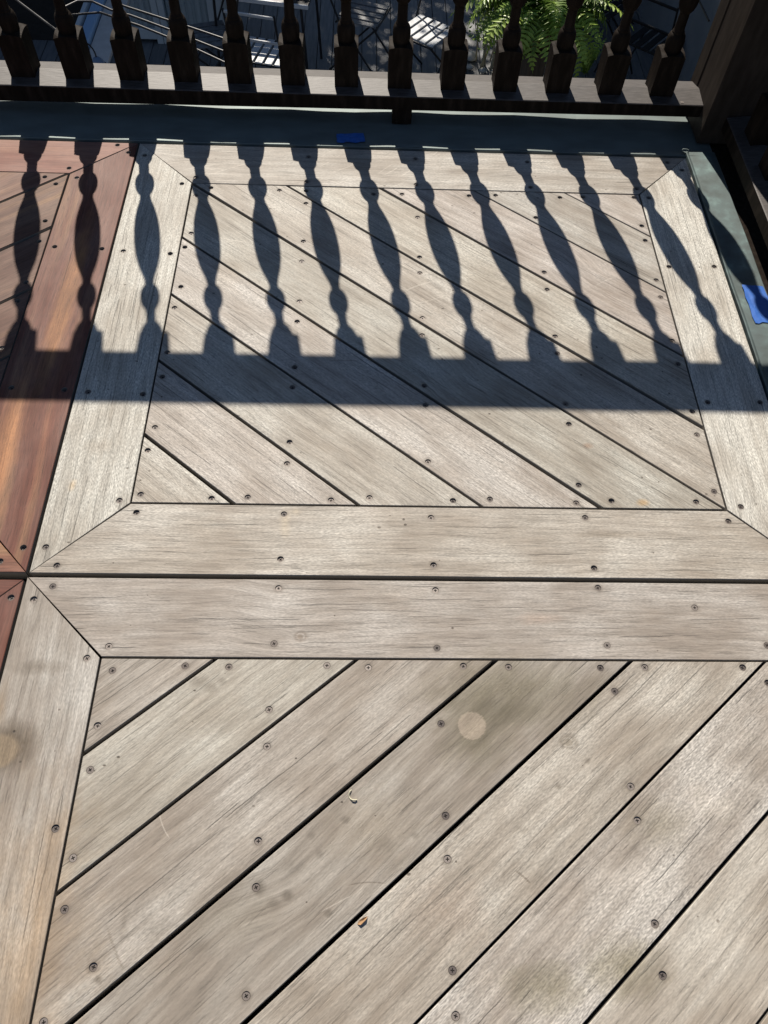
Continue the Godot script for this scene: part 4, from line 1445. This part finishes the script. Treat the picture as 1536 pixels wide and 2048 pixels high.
# ------------------------------------------------------------------ materials
func build_materials():
	var d0 := lin(0.012, 0.0088, 0.0066)
	var d1 := lin(0.019, 0.014, 0.0105)
	var d2 := lin(0.036, 0.027, 0.021)
	noisy("paint", 0.02, [[0.0, d0], [0.5, d1], [1.0, d2]], 0.6, Vector3(5, 1.2, 5), 0.04, 21, 512, 5)
	mats.paint.metallic_specular = 0.16
	noisy("post", 0.02, [[0.0, lin(0.030, 0.0235, 0.019)], [0.5, lin(0.040, 0.032, 0.026)], [1.0, lin(0.055, 0.044, 0.036)]], 0.65, Vector3(4, 1, 4), 0.03, 25, 512, 5)
	mats.post.metallic_specular = 0.2
	noisy("worn", 0.03, [[0.0, lin(0.03, 0.025, 0.022)], [0.42, lin(0.062, 0.053, 0.048)], [0.7, lin(0.085, 0.074, 0.068)], [1.0, lin(0.15, 0.135, 0.125)]], 0.55, Vector3(0.8, 7, 7), 0.03, 22, 1024, 6)
	noisy("copper", 0.012, [[0.0, lin(0.105, 0.125, 0.12)], [0.4, lin(0.13, 0.16, 0.158)], [0.62, lin(0.14, 0.18, 0.178)], [0.8, lin(0.165, 0.22, 0.215)], [1.0, lin(0.22, 0.30, 0.285)]], 0.58, Vector3(3.0, 3.0, 3.0), 0.02, 23, 512, 5)
	mats.copper.metallic = 0.3
	mats.copper.metallic_specular = 0.3
	noisy("smooth_copper", 0.008, [[0.0, lin(0.15, 0.175, 0.17)], [1.0, lin(0.21, 0.255, 0.25)]], 0.58, Vector3(1.5, 4, 4), 0.01, 26, 512, 4)
	mats.smooth_copper.metallic = 0.3
	mats.smooth_copper.metallic_specular = 0.3
	noisy("tape", 0.02, [[0.0, lin(0.022, 0.12, 0.46)], [1.0, lin(0.04, 0.16, 0.56)]], 0.6, Vector3(12, 12, 12), 0.02, 24, 256, 3)
	for k in 3:
		var g: float = [0.17, 0.19, 0.15][k]
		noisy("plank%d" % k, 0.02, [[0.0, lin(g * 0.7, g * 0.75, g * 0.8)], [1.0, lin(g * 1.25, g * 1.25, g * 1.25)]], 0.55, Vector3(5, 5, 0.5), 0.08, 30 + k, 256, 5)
	noisy("earth", 0.02, [[0.0, lin(0.05, 0.045, 0.035)], [1.0, lin(0.14, 0.12, 0.09)]], 0.95, Vector3(0.6, 0.6, 0.6), 0.3, 41, 256, 5)
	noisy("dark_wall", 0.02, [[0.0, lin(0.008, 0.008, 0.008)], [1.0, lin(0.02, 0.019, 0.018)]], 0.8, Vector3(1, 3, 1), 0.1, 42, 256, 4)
	noisy("house", 0.02, [[0.0, lin(0.50, 0.47, 0.43)], [1.0, lin(0.60, 0.57, 0.53)]], 0.7, Vector3(2, 2, 2), 0.03, 43, 256, 4)
	noisy("blue_wall", 0.015, [[0.0, lin(0.16, 0.185, 0.21)], [1.0, lin(0.20, 0.225, 0.25)]], 0.8, Vector3(0.8, 0.8, 0.8), 0.05, 44, 256, 4)
	noisy("timber", 0.02, [[0.0, lin(0.055, 0.038, 0.022)], [1.0, lin(0.15, 0.11, 0.07)]], 0.7, Vector3(9, 1, 9), 0.1, 45, 256, 5)
	noisy("bark", 0.03, [[0.0, lin(0.03, 0.024, 0.018)], [1.0, lin(0.12, 0.10, 0.08)]], 0.9, Vector3(3, 1, 3), 0.5, 46, 256, 5)
	noisy("clay", 0.02, [[0.0, lin(0.10, 0.05, 0.03)], [1.0, lin(0.19, 0.10, 0.06)]], 0.8, Vector3(4, 4, 4), 0.05, 47, 256, 4)
	noisy("stone", 0.02, [[0.0, lin(0.45, 0.43, 0.38)], [1.0, lin(0.68, 0.66, 0.6)]], 0.85, Vector3(6, 6, 6), 0.08, 48, 256, 5)
	noisy("slat", 0.02, [[0.0, lin(0.50, 0.52, 0.53)], [1.0, lin(0.66, 0.67, 0.67)]], 0.5, Vector3(4, 4, 4), 0.02, 49, 256, 4)
	for k in 3:
		var c: Array = [[0.12, 0.21, 0.02], [0.19, 0.31, 0.03], [0.28, 0.40, 0.045]][k]
		noisy("leaf%d" % k, 0.03, [[0.0, lin(c[0] * 0.7, c[1] * 0.75, c[2])], [1.0, lin(c[0] * 1.3, c[1] * 1.2, c[2] * 1.2)]], 0.45, Vector3(3, 3, 3), 0.0, 60 + k, 128, 3)
		mats["leaf%d" % k].backlight = Color(0.55, 0.60, 0.15)
	flat("iron", lin(0.02, 0.021, 0.023), 0.45, 0.2)
	flat("black", lin(0.009, 0.010, 0.012), 0.5)
	flat("cable", lin(0.018, 0.018, 0.020), 0.42)
	flat("trim", lin(0.55, 0.60, 0.62), 0.5)
	flat("blue_trim", lin(0.30, 0.45, 0.62), 0.4)
	flat("lamp_blue", lin(0.13, 0.19, 0.28), 0.4)
	flat("curtain", lin(0.55, 0.57, 0.56), 0.9)
	flat("soil", lin(0.02, 0.017, 0.014), 0.9)
	flat("husk", lin(0.62, 0.58, 0.42), 0.7)
	flat("dry", lin(0.40, 0.24, 0.12), 0.7)
	flat("pale_stem", lin(0.42, 0.38, 0.26), 0.7)
	var gl := flat("glass", Color(0.75, 0.85, 0.9, 0.12), 0.03)
	gl.transparency = BaseMaterial3D.TRANSPARENCY_ALPHA
	make_screw()

func _ready():
	# camera: the view of a phone held over the deck
	var cam := Camera3D.new()
	cam.name = "camera"
	cam.fov = rad_to_deg(2.0 * atan(1024.0 / 1539.05))
	cam.near = 0.05
	cam.far = 600.0
	add_child(cam)
	cam.transform = Transform3D(Basis(Vector3(0.999383, 0.034412, 0.007081), Vector3(-0.011788, 0.518298, -0.855119), Vector3(-0.033096, 0.854508, 0.518384)), Vector3(0.37601, 1.09189, 0.67418) * S)
	cam.current = true

	# sky and sun
	var sky := ProceduralSkyMaterial.new()
	sky.sky_top_color = Color(0.225, 0.285, 0.38)
	sky.sky_horizon_color = Color(0.45, 0.48, 0.50)
	sky.sky_curve = 0.12
	sky.ground_bottom_color = Color(0.20, 0.19, 0.17)
	sky.ground_horizon_color = Color(0.50, 0.56, 0.62)
	sky.sky_energy_multiplier = 1.2
	var s := Sky.new()
	s.sky_material = sky
	var env := Environment.new()
	env.background_mode = Environment.BG_SKY
	env.sky = s
	env.tonemap_mode = Environment.TONE_MAPPER_LINEAR
	env.tonemap_exposure = 1.2
	env.sdfgi_enabled = true
	env.ssao_enabled = true
	env.ssil_enabled = true
	var we := WorldEnvironment.new()
	we.environment = env
	add_child(we)
	var sun := DirectionalLight3D.new()
	sun.name = "sun"
	sun.light_color = Color(1.0, 0.965, 0.915)
	sun.light_energy = 1.6
	sun.light_angular_distance = 0.53
	sun.shadow_enabled = true
	add_child(sun)
	sun.look_at_from_position(Vector3.ZERO, SUN)

	build_materials()
	build_under()
	build_yard()
	build_flashing()
	build_railing()
	build_deck()
	build_tape()
	build_litter()
